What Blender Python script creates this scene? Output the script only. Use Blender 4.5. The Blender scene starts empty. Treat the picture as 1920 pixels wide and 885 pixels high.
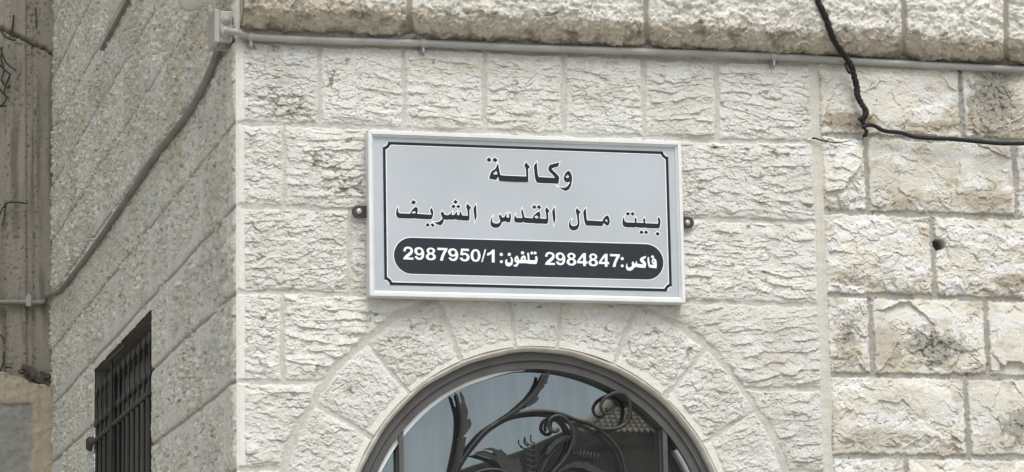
import bpy, bmesh, math, random
import numpy as np
from mathutils import Vector, Matrix

rad = math.radians
S = bpy.context.scene
COL = S.collection
random.seed(4)

# ------------------------------------------------------------------ camera
FPX = 5671.8                                     # focal length in pixels of a 1920 px wide picture
CAM = np.array([-1.5545, -9.1407, 1.6])
YAW, PITCH, ROLL = 0.26083411, 0.17595355, -0.01902138

def cam_axes():
    cy, sy, cp, sp = math.cos(YAW), math.sin(YAW), math.cos(PITCH), math.sin(PITCH)
    f = np.array([sy*cp, cy*cp, sp]); r = np.array([cy, -sy, 0.0]); u = np.cross(r, f)
    cr, sr = math.cos(ROLL), math.sin(ROLL)
    return cr*r + sr*u, -sr*r + cr*u, f
AR, AU, AF = cam_axes()
cd = bpy.data.cameras.new('camera'); cam = bpy.data.objects.new('camera', cd); COL.objects.link(cam)
cd.sensor_fit = 'HORIZONTAL'; cd.sensor_width = 36.0; cd.lens = FPX*36.0/1920.0
cd.clip_start = 0.1; cd.clip_end = 2000
M = Matrix.Identity(4)
for i in range(3):
    M[i][0], M[i][1], M[i][2], M[i][3] = AR[i], AU[i], -AF[i], CAM[i]
cam.matrix_world = M
S.camera = cam

# ------------------------------------------------------------------ light
SUN_AZ, SUN_EL = rad(172), rad(60)               # compass style: 0 = +Y, 90 = +X
w = bpy.data.worlds.new('World'); S.world = w; w.use_nodes = True
nt = w.node_tree; bg = nt.nodes['Background']
sky = nt.nodes.new('ShaderNodeTexSky'); sky.sky_type = 'NISHITA'; sky.sun_disc = False
sky.sun_elevation = SUN_EL; sky.sun_rotation = SUN_AZ
sky.air_density = 1.0; sky.dust_density = 4.0; sky.ozone_density = 1.0
hsv = nt.nodes.new('ShaderNodeHueSaturation'); hsv.inputs['Saturation'].default_value = .38      # thin overcast: a paler, greyer sky
nt.links.new(sky.outputs[0], hsv.inputs['Color']); wtc = nt.nodes.new('ShaderNodeTexCoord'); wno = nt.nodes.new('ShaderNodeTexNoise'); wno.inputs['Scale'].default_value = 5.0; wno.inputs['Detail'].default_value = 6
wmr = nt.nodes.new('ShaderNodeMapRange'); wmr.inputs[1].default_value = .3; wmr.inputs[2].default_value = .7; wmr.inputs[3].default_value = .78; wmr.inputs[4].default_value = 1.22
wsc = nt.nodes.new('ShaderNodeVectorMath'); wsc.operation = 'SCALE'           # thin cloud in the sky
nt.links.new(wtc.outputs['Generated'], wno.inputs['Vector']); nt.links.new(wno.outputs['Fac'], wmr.inputs[0])
nt.links.new(hsv.outputs[0], wsc.inputs[0]); nt.links.new(wmr.outputs[0], wsc.inputs['Scale']); nt.links.new(wsc.outputs[0], bg.inputs[0]); bg.inputs[1].default_value = 0.14
sl = bpy.data.lights.new('sun', 'SUN'); sl.energy = 1.4; sl.angle = rad(30); sl.color = (1.0, 0.985, 0.945)
so = bpy.data.objects.new('sun', sl); COL.objects.link(so)
sd = Vector((math.sin(SUN_AZ)*math.cos(SUN_EL), math.cos(SUN_AZ)*math.cos(SUN_EL), math.sin(SUN_EL)))
so.rotation_euler = sd.to_track_quat('Z', 'Y').to_euler()
S.view_settings.view_transform = 'Standard'; S.view_settings.look = 'None'
S.view_settings.exposure = 0.58; S.view_settings.gamma = 1.0

# ------------------------------------------------------------------ surveying: sight lines onto the real planes
def ray(px, py): return AF + (px-960)/FPX*AR - (py-442.5)/FPX*AU
def FW(px, py, off=0.0):                          # front wall, off = metres in front of it -> X, Z
    d = ray(px, py); t = (-off-CAM[1])/d[1]; q = CAM + t*d; return float(q[0]), float(q[2])
def SW(px, py, off=0.0):                          # side wall -> Y, Z
    d = ray(px, py); t = (-off-CAM[0])/d[0]; q = CAM + t*d; return float(q[1]), float(q[2])
def F3(px, py, off=0.0): x, z = FW(px, py, off); return (x, -off, z)
def S3(px, py, off=0.0): y, z = SW(px, py, off); return (-off, y, z)

# ------------------------------------------------------------------ object helpers
def tag(o, label=None, cat=None, group=None, kind=None):
    if label: o['label'] = label
    if cat: o['category'] = cat
    if group: o['group'] = group
    if kind: o['kind'] = kind
    return o
def empty(name, loc=(0, 0, 0)):
    o = bpy.data.objects.new(name, None); COL.objects.link(o); o.location = loc; o.empty_display_size = .1
    return o
def link(name, me, mat, parent=None):
    o = bpy.data.objects.new(name, me); COL.objects.link(o)
    if mat is not None: me.materials.append(mat)
    if parent is not None:
        o.parent = parent
        o.matrix_parent_inverse = Matrix.Translation(-Vector(parent.location))
    return o

class MB:                                         # collects boxes, tubes, lathes, prisms into one mesh
    def __init__(s): s.v = []; s.f = []; s.sm = []
    def add(s, v, f, smooth=False):
        n = len(s.v); s.v += [tuple(map(float, p)) for p in v]
        s.f += [[i+n for i in q] for q in f]; s.sm += [smooth]*len(f)
        return s
    def box(s, x0, x1, y0, y1, z0, z1):
        v = [(x, y, z) for x in (x0, x1) for y in (y0, y1) for z in (z0, z1)]
        return s.add(v, [(0,1,3,2),(4,6,7,5),(0,4,5,1),(2,3,7,6),(0,2,6,4),(1,5,7,3)])
    def tube(s, pts, rr, n=10, cap=True, flat=1.0, up=None):
        P = np.array(pts, float); k = len(P)
        R_ = np.full(k, rr) if np.isscalar(rr) else np.array(rr, float)
        T = np.gradient(P, axis=0); T /= np.linalg.norm(T, axis=1)[:, None]+1e-12
        nrm = np.array(up, float) if up is not None else (np.array([0,0,1.]) if abs(T[0][2]) < .9 else np.array([1.,0,0]))
        v = []
        for i in range(k):
            nrm = nrm - T[i]*(nrm@T[i]); nrm /= np.linalg.norm(nrm)+1e-12
            b = np.cross(T[i], nrm)
            for j in range(n):
                a = 2*math.pi*j/n
                v.append(P[i] + R_[i]*(math.cos(a)*nrm*flat + math.sin(a)*b))
        f = [(i*n+j, i*n+(j+1) % n, (i+1)*n+(j+1) % n, (i+1)*n+j) for i in range(k-1) for j in range(n)]
        s.add(v, f, True)
        if cap:
            s.add([v[j] for j in range(n)], [list(range(n))[::-1]]); s.add([v[(k-1)*n+j] for j in range(n)], [list(range(n))])
        return s
    def prism(s, poly, ya, yb):                   # outline in the X,Z plane, between two depths
        n = len(poly)
        v = [(x, ya, z) for x, z in poly] + [(x, yb, z) for x, z in poly]
        area = sum(poly[i][0]*poly[(i+1) % n][1]-poly[(i+1) % n][0]*poly[i][1] for i in range(n))
        return s.add(v, [list(range(n)), list(range(2*n-1, n-1, -1))] + [(i, i+n, (i+1) % n+n, (i+1) % n) for i in range(n)])
    def ring(s, cx, cz, prof, a0, a1, n=90, wob=None):      # profile of (radius, y) swept about the Y axis
        v = []; m = len(prof)
        for i in range(n+1):
            a = a0+(a1-a0)*i/n
            for rr, y in prof:
                q = rr + (wob(a) if wob else 0)
                v.append((cx+q*math.cos(a), y, cz+q*math.sin(a)))
        f = [(i*m+j, i*m+(j+1) % m, (i+1)*m+(j+1) % m, (i+1)*m+j) for i in range(n) for j in range(m)]
        s.add(v, f); return s.add([v[j] for j in range(m)], [list(range(m))]).add([v[n*m+j] for j in range(m)], [list(range(m))])
    def lathe(s, base, axis, prof, n=20):         # (along, radius) about an axis
        a = Vector(axis).normalized(); t = a.orthogonal().normalized(); b = a.cross(t); base = Vector(base); v = []
        for h, rr in prof:
            for j in range(n):
                q = 2*math.pi*j/n; v.append(base + a*h + (t*math.cos(q)+b*math.sin(q))*rr)
        f = [(i*n+j, i*n+(j+1) % n, (i+1)*n+(j+1) % n, (i+1)*n+j) for i in range(len(prof)-1) for j in range(n)]
        return s.add(v, f, True)
    def build(s, name, mat, parent=None, bevel=0.0, segs=2):
        me = bpy.data.meshes.new(name); me.from_pydata(s.v, [], s.f)
        bm = bmesh.new(); bm.from_mesh(me)
        if bevel: bmesh.ops.remove_doubles(bm, verts=bm.verts, dist=1e-6)
        bmesh.ops.recalc_face_normals(bm, faces=bm.faces)
        if bevel: bmesh.ops.bevel(bm, geom=list(bm.edges), offset=bevel, segments=segs, affect='EDGES', profile=.5)
        bm.to_mesh(me); bm.free()
        if not bevel: me.polygons.foreach_set('use_smooth', s.sm)
        return link(name, me, mat, parent)

def smooth_path(pts, n=8):                        # Catmull-Rom
    P = [np.array(q, float) for q in pts]; P = [2*P[0]-P[1]] + P + [2*P[-1]-P[-2]]; out = []
    for i in range(1, len(P)-2):
        a, b, c, d = P[i-1:i+3]
        for k in range(n):
            t = k/n
            out.append(.5*((2*b)+(c-a)*t+(2*a-5*b+4*c-d)*t*t+(3*b-a-3*c+d)*t**3))
    out.append(P[-2]); return out

# ------------------------------------------------------------------ materials
def mat(name, col, rough=.6, metal=0.0, spec=.5, var=.12, vscale=30, bump=0.0, bscale=200, dirt=None, coords='Object'):
    m = bpy.data.materials.new(name); m.use_nodes = True; t = m.node_tree; b = t.nodes['Principled BSDF']
    b.inputs['Roughness'].default_value = rough; b.inputs['Metallic'].default_value = metal
    b.inputs['Specular IOR Level'].default_value = spec
    tc = t.nodes.new('ShaderNodeTexCoord')
    nz = t.nodes.new('ShaderNodeTexNoise'); nz.inputs['Scale'].default_value = vscale; nz.inputs['Detail'].default_value = 6
    t.links.new(tc.outputs[coords], nz.inputs['Vector'])
    cr = t.nodes.new('ShaderNodeValToRGB')
    lo = dirt if dirt else tuple(c*(1-var) for c in col)
    cr.color_ramp.elements[0].position = .3; cr.color_ramp.elements[1].position = .62
    cr.color_ramp.elements[0].color = (*lo, 1); cr.color_ramp.elements[1].color = (*[min(1, c*(1+var*.5)) for c in col], 1)
    t.links.new(nz.outputs['Fac'], cr.inputs[0]); t.links.new(cr.outputs[0], b.inputs['Base Color'])
    if bump:
        n2 = t.nodes.new('ShaderNodeTexNoise'); n2.inputs['Scale'].default_value = bscale; n2.inputs['Detail'].default_value = 4
        t.links.new(tc.outputs[coords], n2.inputs['Vector'])
        bp = t.nodes.new('ShaderNodeBump'); bp.inputs['Strength'].default_value = bump; bp.inputs['Distance'].default_value = .003
        t.links.new(n2.outputs['Fac'], bp.inputs['Height']); t.links.new(bp.outputs[0], b.inputs['Normal'])
    return m
def stone_mat(name, bump=.5, bscale=260, grain=.10):
    m = bpy.data.materials.new(name); m.use_nodes = True; t = m.node_tree; b = t.nodes['Principled BSDF']
    b.inputs['Roughness'].default_value = .92; b.inputs['Specular IOR Level'].default_value = .25
    at = t.nodes.new('ShaderNodeAttribute'); at.attribute_name = 'stone'
    tc = t.nodes.new('ShaderNodeTexCoord')
    nz = t.nodes.new('ShaderNodeTexNoise'); nz.inputs['Scale'].default_value = 170; nz.inputs['Detail'].default_value = 5
    t.links.new(tc.outputs['Object'], nz.inputs['Vector'])
    mr = t.nodes.new('ShaderNodeMapRange'); mr.inputs[1].default_value = .3; mr.inputs[2].default_value = .7
    mr.inputs[3].default_value = 1-grain; mr.inputs[4].default_value = 1+grain
    t.links.new(nz.outputs['Fac'], mr.inputs[0])
    mx = t.nodes.new('ShaderNodeVectorMath'); mx.operation = 'SCALE'
    t.links.new(at.outputs['Color'], mx.inputs[0]); t.links.new(mr.outputs[0], mx.inputs['Scale'])
    t.links.new(mx.outputs[0], b.inputs['Base Color'])
    n2 = t.nodes.new('ShaderNodeTexNoise'); n2.inputs['Scale'].default_value = bscale; n2.inputs['Detail'].default_value = 6
    t.links.new(tc.outputs['Object'], n2.inputs['Vector'])
    bp = t.nodes.new('ShaderNodeBump'); bp.inputs['Strength'].default_value = bump; bp.inputs['Distance'].default_value = .004
    t.links.new(n2.outputs['Fac'], bp.inputs['Height']); t.links.new(bp.outputs[0], b.inputs['Normal'])
    return m

M_stone = stone_mat('dressed_limestone'); M_side = stone_mat('bush_hammered_limestone', .6, 180, .16)
M_conc = stone_mat('board_marked_concrete', .4, 120, .10)
M_pipe = mat('grey_plastic_conduit', (.30, .30, .285), .45, var=.10, vscale=12, dirt=(.25, .245, .225))
M_hose = mat('dull_grey_hose', (.185, .178, .16), .6, var=.2, vscale=8)
M_box = mat('grey_plastic_box', (.36, .36, .325), .5, var=.08, vscale=20)
M_gland = mat('grey_rubber', (.20, .20, .18), .6, var=.1)
M_black = mat('black_tape', (.010, .010, .011), .6, spec=.25, var=.3, vscale=60, bump=.6, bscale=150)
M_wire = mat('black_wire', (.013, .013, .014), .6, spec=.25)
M_iron = mat('painted_iron', (.024, .023, .021), .5, var=.3, vscale=25, bump=.25, bscale=90)
M_scroll = mat('dark_wrought_iron', (.020, .0205, .020), .5, .2, var=.35, vscale=40, bump=.4, bscale=120)
M_frame = mat('dark_grey_painted_steel', (.066, .066, .062), .5, var=.2, vscale=14, bump=.15, bscale=60)
M_alu = mat('white_aluminium', (.60, .62, .615), .38, var=.06, vscale=14)
M_panel = mat('silver_sign_sheet', (.385, .420, .452), .42, spec=.3, var=.04, vscale=3.5, dirt=(.345, .378, .395))
M_print = mat('dark_print', (.020, .023, .028), .6, spec=.12, var=.1)
M_pill = mat('dark_grey_print', (.024, .030, .037), .6, spec=.15, var=.15, vscale=4)
M_white = mat('white_print', (.72, .74, .74), .5, var=.03)
M_plaster = mat('cream_plaster', (.40, .385, .33), .9, var=.2, vscale=25, bump=.5, bscale=120)
M_edge_white = mat('bright_white', (.88, .89, .89), .3, var=.05)
M_hous = mat('pale_beige_plastic', (.62, .60, .52), .45, var=.12, vscale=12)
M_dark = mat('shutter_steel_and_reveal_shade', (.105, .098, .084), .6, var=.3, vscale=10)  # shutter steel; on the stone reveal this dark tone is painted shade
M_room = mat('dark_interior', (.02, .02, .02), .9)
M_twig = mat('dry_twig', (.030, .027, .022), .8, var=.3)
M_rubble = mat('rubble', (.085, .075, .06), .95, var=.4, vscale=30, bump=.6, bscale=60)
M_ground = mat('ground', (.36, .345, .31), .95, var=.25, vscale=.8, bump=.5, bscale=8)
M_house = mat('grey_render', (.15, .135, .115), .9, var=.2, vscale=1.2)
M_tile = mat('roof_tile', (.72, .58, .42), .85, var=.3, vscale=5)
M_rtile = mat('dull_roof_tile', (.10, .092, .08), .85, var=.3, vscale=5)
M_screw = mat('weathered_steel', (.42, .41, .37), .45, .5, var=.2)

def glass_mat():
    m = bpy.data.materials.new('reflective_window_glass'); m.use_nodes = True; t = m.node_tree
    t.nodes.remove(t.nodes['Principled BSDF']); out = t.nodes['Material Output']
    df = t.nodes.new('ShaderNodeBsdfDiffuse'); df.inputs[0].default_value = (.030, .029, .027, 1)
    gl = t.nodes.new('ShaderNodeBsdfGlossy'); gl.inputs['Color'].default_value = (.74, .90, 1, 1); gl.inputs['Roughness'].default_value = .012
    tc = t.nodes.new('ShaderNodeTexCoord'); nz = t.nodes.new('ShaderNodeTexNoise'); nz.inputs['Scale'].default_value = 2.2; nz.inputs['Detail'].default_value = 1
    t.links.new(tc.outputs['Object'], nz.inputs['Vector'])
    bp = t.nodes.new('ShaderNodeBump'); bp.inputs['Strength'].default_value = .02; bp.inputs['Distance'].default_value = .01
    t.links.new(nz.outputs['Fac'], bp.inputs['Height']); t.links.new(bp.outputs[0], gl.inputs['Normal'])
    mx = t.nodes.new('ShaderNodeMixShader')
    mp = t.nodes.new('ShaderNodeMapping'); mp.inputs['Scale'].default_value = (9, 9, 1.6); t.links.new(tc.outputs['Object'], mp.inputs[0])
    n3 = t.nodes.new('ShaderNodeTexNoise'); n3.inputs['Scale'].default_value = 3.0; n3.inputs['Detail'].default_value = 7; t.links.new(mp.outputs[0], n3.inputs['Vector'])
    mr = t.nodes.new('ShaderNodeMapRange'); mr.inputs[1].default_value = .35; mr.inputs[2].default_value = .7; mr.inputs[3].default_value = .245; mr.inputs[4].default_value = .20
    t.links.new(n3.outputs['Fac'], mr.inputs[0]); t.links.new(mr.outputs[0], mx.inputs[0])
    t.links.new(df.outputs[0], mx.inputs[1]); t.links.new(gl.outputs[0], mx.inputs[2]); t.links.new(mx.outputs[0], out.inputs[0])
    return m
M_glass = glass_mat()

# ------------------------------------------------------------------ noise
def H(ix, iy, seed):
    ix = ix.astype(np.int64).astype(np.uint32); iy = iy.astype(np.int64).astype(np.uint32)
    h = ix*np.uint32(374761393) + iy*np.uint32(668265263) + np.uint32((seed*2246822519+3266489917) & 0xffffffff)
    h = (h ^ (h >> np.uint32(13)))*np.uint32(1274126177); h = (h ^ (h >> np.uint32(16)))*np.uint32(2246822519); h = h ^ (h >> np.uint32(15))
    return h.astype(np.float64)/4294967296.0
def sstep(a, b, x):
    t = np.clip((x-a)/(b-a), 0, 1); return t*t*(3-2*t)
def perlin(x, y, seed):
    ix = np.floor(x); iy = np.floor(y); fx = x-ix; fy = y-iy
    ux = fx*fx*fx*(fx*(fx*6-15)+10); uy = fy*fy*fy*(fy*(fy*6-15)+10)
    def g(a, b, dx, dy):
        an = H(ix+a, iy+b, seed)*2*np.pi; return np.cos(an)*dx+np.sin(an)*dy
    n0 = g(0, 0, fx, fy)*(1-ux)+g(1, 0, fx-1, fy)*ux; n1 = g(0, 1, fx, fy-1)*(1-ux)+g(1, 1, fx-1, fy-1)*ux
    return (n0*(1-uy)+n1*uy)*1.4
def fbm(x, y, o, seed, gain=.5):
    s = 0; a = 1; t = 0
    for i in range(o):
        s = s+a*perlin(x*2**i+i*17.3, y*2**i+i*9.1, seed+i*31); t += a; a *= gain
    return s/t
def cells(x, y, seed):                            # jittered cells: offsets, three random numbers, border distance
    ix = np.floor(x); iy = np.floor(y)
    f1 = np.full(x.shape, 9e9); f2 = f1.copy(); bx = np.zeros(x.shape); by = bx.copy(); bi = bx.copy(); bj = bx.copy()
    for a in (-1, 0, 1):
        for b in (-1, 0, 1):
            cx = ix+a; cy = iy+b
            dx = x-cx-H(cx, cy, seed); dy = y-cy-H(cx, cy, seed+7); d = dx*dx+dy*dy
            m = d < f1
            f2 = np.where(m, f1, np.minimum(f2, d)); f1 = np.where(m, d, f1)
            bx = np.where(m, dx, bx); by = np.where(m, dy, by); bi = np.where(m, cx, bi); bj = np.where(m, cy, bj)
    return bx, by, H(bi, bj, seed+11), H(bi, bj, seed+12), H(bi, bj, seed+13), np.sqrt(f2)-np.sqrt(f1)
def facet(x, y, scale, seed, tilt=1.0):           # chipped planes of random height and slope, range about -1..1
    bx, by, a, b, c, e = cells(x/scale, y/scale, seed)
    return (a-.5)+tilt*((b-.5)*bx*2+(c-.5)*by*2)
def mix(a, b, t): return a*(1-t[..., None])+np.asarray(b)*t[..., None]

# ------------------------------------------------------------------ masonry of the front wall
ACX, ACZ = 0.962, 2.296                           # centre of the arch
R_OPEN, R_BACK = 0.634, 0.845
SEAM = 1.925
ROWS = [-.34, -.07, .20, .46, .72, .98, 1.24, 1.50, 1.76, 2.02, 2.263, 2.533, 2.805, 3.081, 3.351, 3.618, 3.885, 4.15, 4.42, 4.69, 4.96, 5.23, 5.5, 5.77, 6.04, 6.4, 6.7, 7.2]
JNT = {11: [.96], 12: [.96], 13: [0.145, .96], 14: [.358, .70, 1.05, 1.30], 15: [.153, .57, .90, 1.33], 16: [.268, .539, .803, 1.067, 1.336, 1.585]}
ROWS_OLD = [-.30, -.03, .24, .51, .77, 1.03, 1.29, 1.55, 1.81, 2.07, 2.33, 2.589, 2.854, 3.115, 3.392, 3.648, 3.91, 4.17, 4.44, 4.71, 4.98, 5.25, 5.52, 5.79, 6.06, 6.4, 6.8, 7.2]
JOLD = {11: [2.193, 2.62], 12: [2.413, 2.83], 13: [2.09, 2.496, 2.93], 14: [2.319, 2.78], 15: [2.096, 2.626, 3.0], 16: [2.443, 2.75]}
VOUS = np.radians(np.array([-40, -22, -4, 13.8, 31.4, 48.7, 66.6, 84.1, 96.5, 113.0, 130.9, 148.2, 165.8, 183, 201, 219, 240, 320]))

def lay(X, Z, rows, jn, seed, x0, x1, wj, wr):
    """course and stone of every point; distance to the nearest joint, stone id, local coordinates"""
    k = np.clip(np.searchsorted(rows, Z)-0, 1, len(rows)-1)          # stone lies between rows[k-1] and rows[k]
    rows = np.array(rows); lo = rows[k-1]; hi = rows[k]
    dz = np.minimum(Z-lo, hi-Z)-wr
    ids = np.zeros(X.shape); dx = np.full(X.shape, 9.0); xl = np.zeros(X.shape)
    rng = random.Random(seed)
    for r in range(1, len(rows)):
        js = list(jn.get(r, []))
        x = js[-1] if js else x0+rng.uniform(.1, .4)
        if not js: js = [x]
        while x < x1 and not (seed == 3 and r in jn):
            x += rng.uniform(.26, .5); js.append(x)
        js = np.array(sorted([x0-.001]+js+[x1+1.0])); m = k == r
        if not m.any(): continue
        xs = X[m]; i = np.clip(np.searchsorted(js, xs), 1, len(js)-1)
        dl = np.where(i == 1, 9, xs-js[i-1])
        dx[m] = np.minimum(dl, js[i]-xs)-wj[m]; ids[m] = r*100+i; xl[m] = xs-js[i-1]
    return np.minimum(dx, dz), ids, dx, dz, Z-lo

def ledges(u, v, ph, tl, seed, per=.037):
    t = (v+tl*u)/per + .8*fbm(u/.22, v/.06, 3, seed) + .13*fbm(u/.03, v/.02, 2, seed+3) + ph*7
    k = np.floor(t); s = t-k
    saw = np.where(s < .07, s/.07, (1-(s-.07)/.93)**1.35)
    on = sstep(-.18, .22, fbm(u/.075+k*3.1, v/.08, 3, seed+5))
    return saw*on*(.55+.45*H(k, np.zeros_like(k), seed))

C_L = np.array([.53, .522, .478]); C_LM = np.array([.43, .422, .378]); C_R = np.array([.53, .515, .455]); C_RM = np.array([.285, .28, .25])

GRIME = [(512, 185, 62, 20, 1.0), (560, 215, 40, 20, .6), (645, 345, 55, 45, .8), (600, 290, 40, 25, .6), (628, 130, 25, 28, .6), (470, 120, 25, 25, .5), (680, 700, 30, 25, .5), (560, 755, 50, 12, .6), (470, 450, 25, 40, .3), (1290, 130, 40, 30, .4), (1395, 150, 40, 25, .5)]
def front_height(X, Z):
    """outward relief in metres and stone colour"""
    left = X < SEAM
    wx = .006*fbm(X/.06, Z/.06, 3, 1)+.004*perlin(X/.2, Z/.2, 5); wz = .006*fbm(X/.06, Z/.06, 3, 2)+.006*perlin(X/.25, Z/.25, 6)
    Xw, Zw = X+wx, Z+wz
    vary = 1+.7*perlin(X/.10, Z/.10, 9)+.25*perlin(X/.03, Z/.03, 10)
    west = X.max() <= SEAM+1e-9                       # each wall part lies on one side of the seam
    if west:
        # ---- left: hammer dressed stones and the arch
        d1, id1, dx, dz, zl = lay(Xw, Zw, ROWS, JNT, 3, 0.0, SEAM+.1, .0055*vary, .0055*vary)
        rr = np.hypot(Xw-ACX, Zw-ACZ); th = np.arctan2(Zw-ACZ, Xw-ACX); th = np.where(th < -1.8, th+2*np.pi, th)
        arch = (rr < R_BACK) & (Z > ACZ-.05)
        vi = np.searchsorted(VOUS, th); vi = np.clip(vi, 1, len(VOUS)-1)
        da = np.minimum(th-VOUS[vi-1], VOUS[vi]-th)*rr
        wj = np.choose(np.clip(vi, 0, 17) % 3, [.0065, .0045, .005])*vary
        narrow = (np.abs(th-VOUS[7]) < .12) | (np.abs(th-VOUS[8]) < .12)
        wj = np.where(narrow, .003, wj)
        da = np.minimum(da-wj, R_BACK-.004-rr)
        dout = rr-R_BACK-.0165*vary
        d1 = np.where(arch, da, np.where(Z > ACZ-.05, np.minimum(d1, dout), np.minimum(d1, np.where(np.abs(X-ACX) < R_BACK, 9, 9))))
        id1 = np.where(arch, 5000+vi, id1)
        dseam = SEAM-X-.004+.006*perlin(X/.05, Z/.09, 22)
        d1 = np.minimum(d1, dseam-.006)
        r1, r2, r3, r4 = (H(id1, np.zeros_like(id1), s) for s in (41, 42, 43, 44))
        reg = np.where((X > 1.42) & ~arch, .95, sstep(.25, .8, r3))*np.where(arch, .4, 1)      # regularly tooled stones
        u = np.where(arch, rr, X); v = np.where(arch, th*.72, Z)
        led = ledges(u, v, r1, (r2-.5)*.22, 50)
        led2 = ledges(u, v, r3, (r1-.5)*.5, 70, .024)
        amp = (.0020+.0050*reg)*sstep(-.35, .25, fbm(X/.22, Z/.15, 2, 57)+.6*(reg-.3))
        fine = fbm(X/.012, Z/.012, 3, 90)
        qx, qz = X+.012*fbm(X/.03, Z/.03, 2, 91), Z+.012*fbm(X/.03, Z/.03, 2, 92)
        rel = amp*led*np.where(arch, .55, 1)+.0026*led2 + (.0010+.0030*r4*(1-.7*reg))*facet(qx*.7, qz*1.6, .055, 60) + (.0009+.0013*(1-reg))*facet(qx*.8, qz*1.5, .019, 61)+.0008*fine+.0014*fbm(X/.09, Z/.09, 2, 93)
        pit = sstep(.30, .55, fbm(X/.05, Z/.03, 4, 95))*(r4 > .35)
        rel = rel-pit*.004
        nick = np.abs(fbm(u/.055+r1*9+.25*fbm(X/.02, Z/.02, 2, 80), v/.0135+r2*9+.8*fbm(X/.05, Z/.05, 2, 81), 2, 82))
        rel = rel-(.0014+.0020*r4)*sstep(.075, .015, nick)*sstep(.12, .34, fbm(u/.045+r3*5, v/.022, 3, 83)+.12*(r2-.5))
        nick2 = np.abs(fbm(v/.04+r2*9, u/.016+r1*9+.8*fbm(X/.04, Z/.04, 2, 84), 2, 85))
        rel = rel-.0026*sstep(.07, .015, nick2)*sstep(.20, .36, fbm(u/.03+r1*5, v/.03, 3, 86)+.25*(r1-.6))
        ck = np.abs(fbm(qx/.07, qz/.045, 3, 97)); ckm = sstep(.1, .35, fbm(X/.16, Z/.16, 2, 98))
        rel = rel-.0035*sstep(.03, .0, ck)*sstep(.2, .4, ckm-.35)
        gr_ = 0
        for bx_, by_, bw_, bh_, k_ in GRIME:
            ex, ez = FW(bx_, by_); gr_ = gr_+k_*np.exp(-(((X-ex)/(bw_*.00165))**2+((Z-ez)/(bh_*.00165))**2))
        gr_ = gr_*(~arch)
        rel = rel+gr_*(.005*facet(qx, qz*1.4, .020, 62)-.006*sstep(.0, .35, fbm(X/.022, Z/.016, 4, 63)))+.0013*facet(qx*.9, qz*1.4, .0095, 64)
        edge = sstep(-.0015, .006, d1+.0065*fbm(X/.018, Z/.018, 3, 99)); bul = sstep(0, .035, d1)
        margin = np.where(~arch, sstep(.030, .024, X+.003*fbm(X/.03, Z/.03, 2, 14)), sstep(R_OPEN+.028, R_OPEN+.020, rr+.006*fbm(X/.03, Z/.03, 2, 15)))
        rel = rel*(1-.93*margin)
        h1 = edge*(.0022+.0035*bul*(1-margin)+rel*sstep(-.002,.012,d1))+(1-edge)*(.0012*fine+.002*perlin(X/.04, Z/.04, 16)-.001)
        h1 = h1+.0012*margin*edge
        tone = 1+.16*(r2-.5)+.14*fbm(X/.25, Z/.25, 3, 100)+.09*fbm(X/.02, Z/.02, 3, 101)
        c1 = C_L[None]*tone[..., None]
        c1 = mix(c1, [.545, .55, .53], .75*sstep(-.05, .35, fbm(X/.1, Z/.1, 3, 102)+.25*(r1-.5)))
        c1 = mix(c1, [.41, .375, .295], .40*sstep(.06, .46, fbm(X/.14, Z/.1, 4, 103)))
        c1 = mix(c1, [.15, .14, .11], .8*sstep(.29, .46, fbm(X/.055, Z/.04, 5, 104, .62)+.10*(r4-.5)+.30*gr_))
        c1 = mix(c1, [.62, .60, .55], .75*margin)
        mo = C_LM*(1+.16*fbm(X/.04, Z/.04, 3, 105))[..., None]
        c1 = c1*edge[..., None]+mo*(1-edge)[..., None]
        h, c, ch_ = h1, c1, .75*rel*sstep(.004, .02, d1)
    else:
        # ---- right: older quarry faced stones with recessed grey joints
        Xo = X+.007*fbm(X/.05, Z/.05, 3, 201)+.003*perlin(X/.012, Z/.012, 203); Zo = Z+.007*fbm(X/.05, Z/.05, 3, 202)+.003*perlin(X/.012, Z/.012, 204)
        d2, id2, dx2, dz2, zl2 = lay(Xo, Zo, ROWS_OLD, JOLD, 8, SEAM, 7.0, .0065*vary, .0075*vary)
        d2 = np.minimum(d2, Xo-SEAM-.016)
        q1, q2, q3, q4 = (H(id2, np.zeros_like(id2), s) for s in (241, 242, 243, 244))
        wx2, wz2 = X+.02*fbm(X/.05, Z/.05, 3, 205)+q1*3, Z+.02*fbm(X/.05, Z/.05, 3, 206)
        low = sstep(.10, .02, zl2)
        near = np.maximum(sstep(.05, .0, d2), low)*sstep(-.25, .25, fbm(X/.07, Z/.07, 2, 259)+.2*low)
        rgh = sstep(.15, .6, q3+.5*fbm(X/.16, Z/.16, 2, 257))
        near = near*(.5+.5*rgh)
        rel2 = .0085*(.4+q2)*facet(wx2, wz2*1.2, .16, 260, 1.2)+(.0008+.0028*rgh+.0060*near)*facet(wx2, wz2*1.3, .048, 261)+(.0005+.0016*rgh+.0032*near)*facet(wx2, wz2*1.2, .019, 262)+(.0004+.0010*rgh)*facet(wx2*.8, wz2*1.3, .010, 258)
        rel2 = rel2+(.0006+.0014*rgh)*fbm(X/.03, Z/.02, 4, 263)+.0014*ledges(X, Z, q1, q2-.5, 264, .05)*q4
        ck2 = np.abs(fbm(wx2/.1, wz2/.06, 4, 270)); rel2 = rel2-.004*sstep(.03, 0, ck2)*sstep(.18, .36, fbm(X/.14, Z/.14, 2, 271))
        e2 = sstep(-.002, .007, d2+.005*fbm(X/.014, Z/.014, 3, 272)); b2 = sstep(0, .07, d2)
        h2 = e2*(.0065+.007*b2+rel2*(.35+.65*sstep(0, .03, d2)))+(1-e2)*(.001*perlin(X/.01, Z/.01, 273)+.002*perlin(X/.05, Z/.05, 274))
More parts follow.
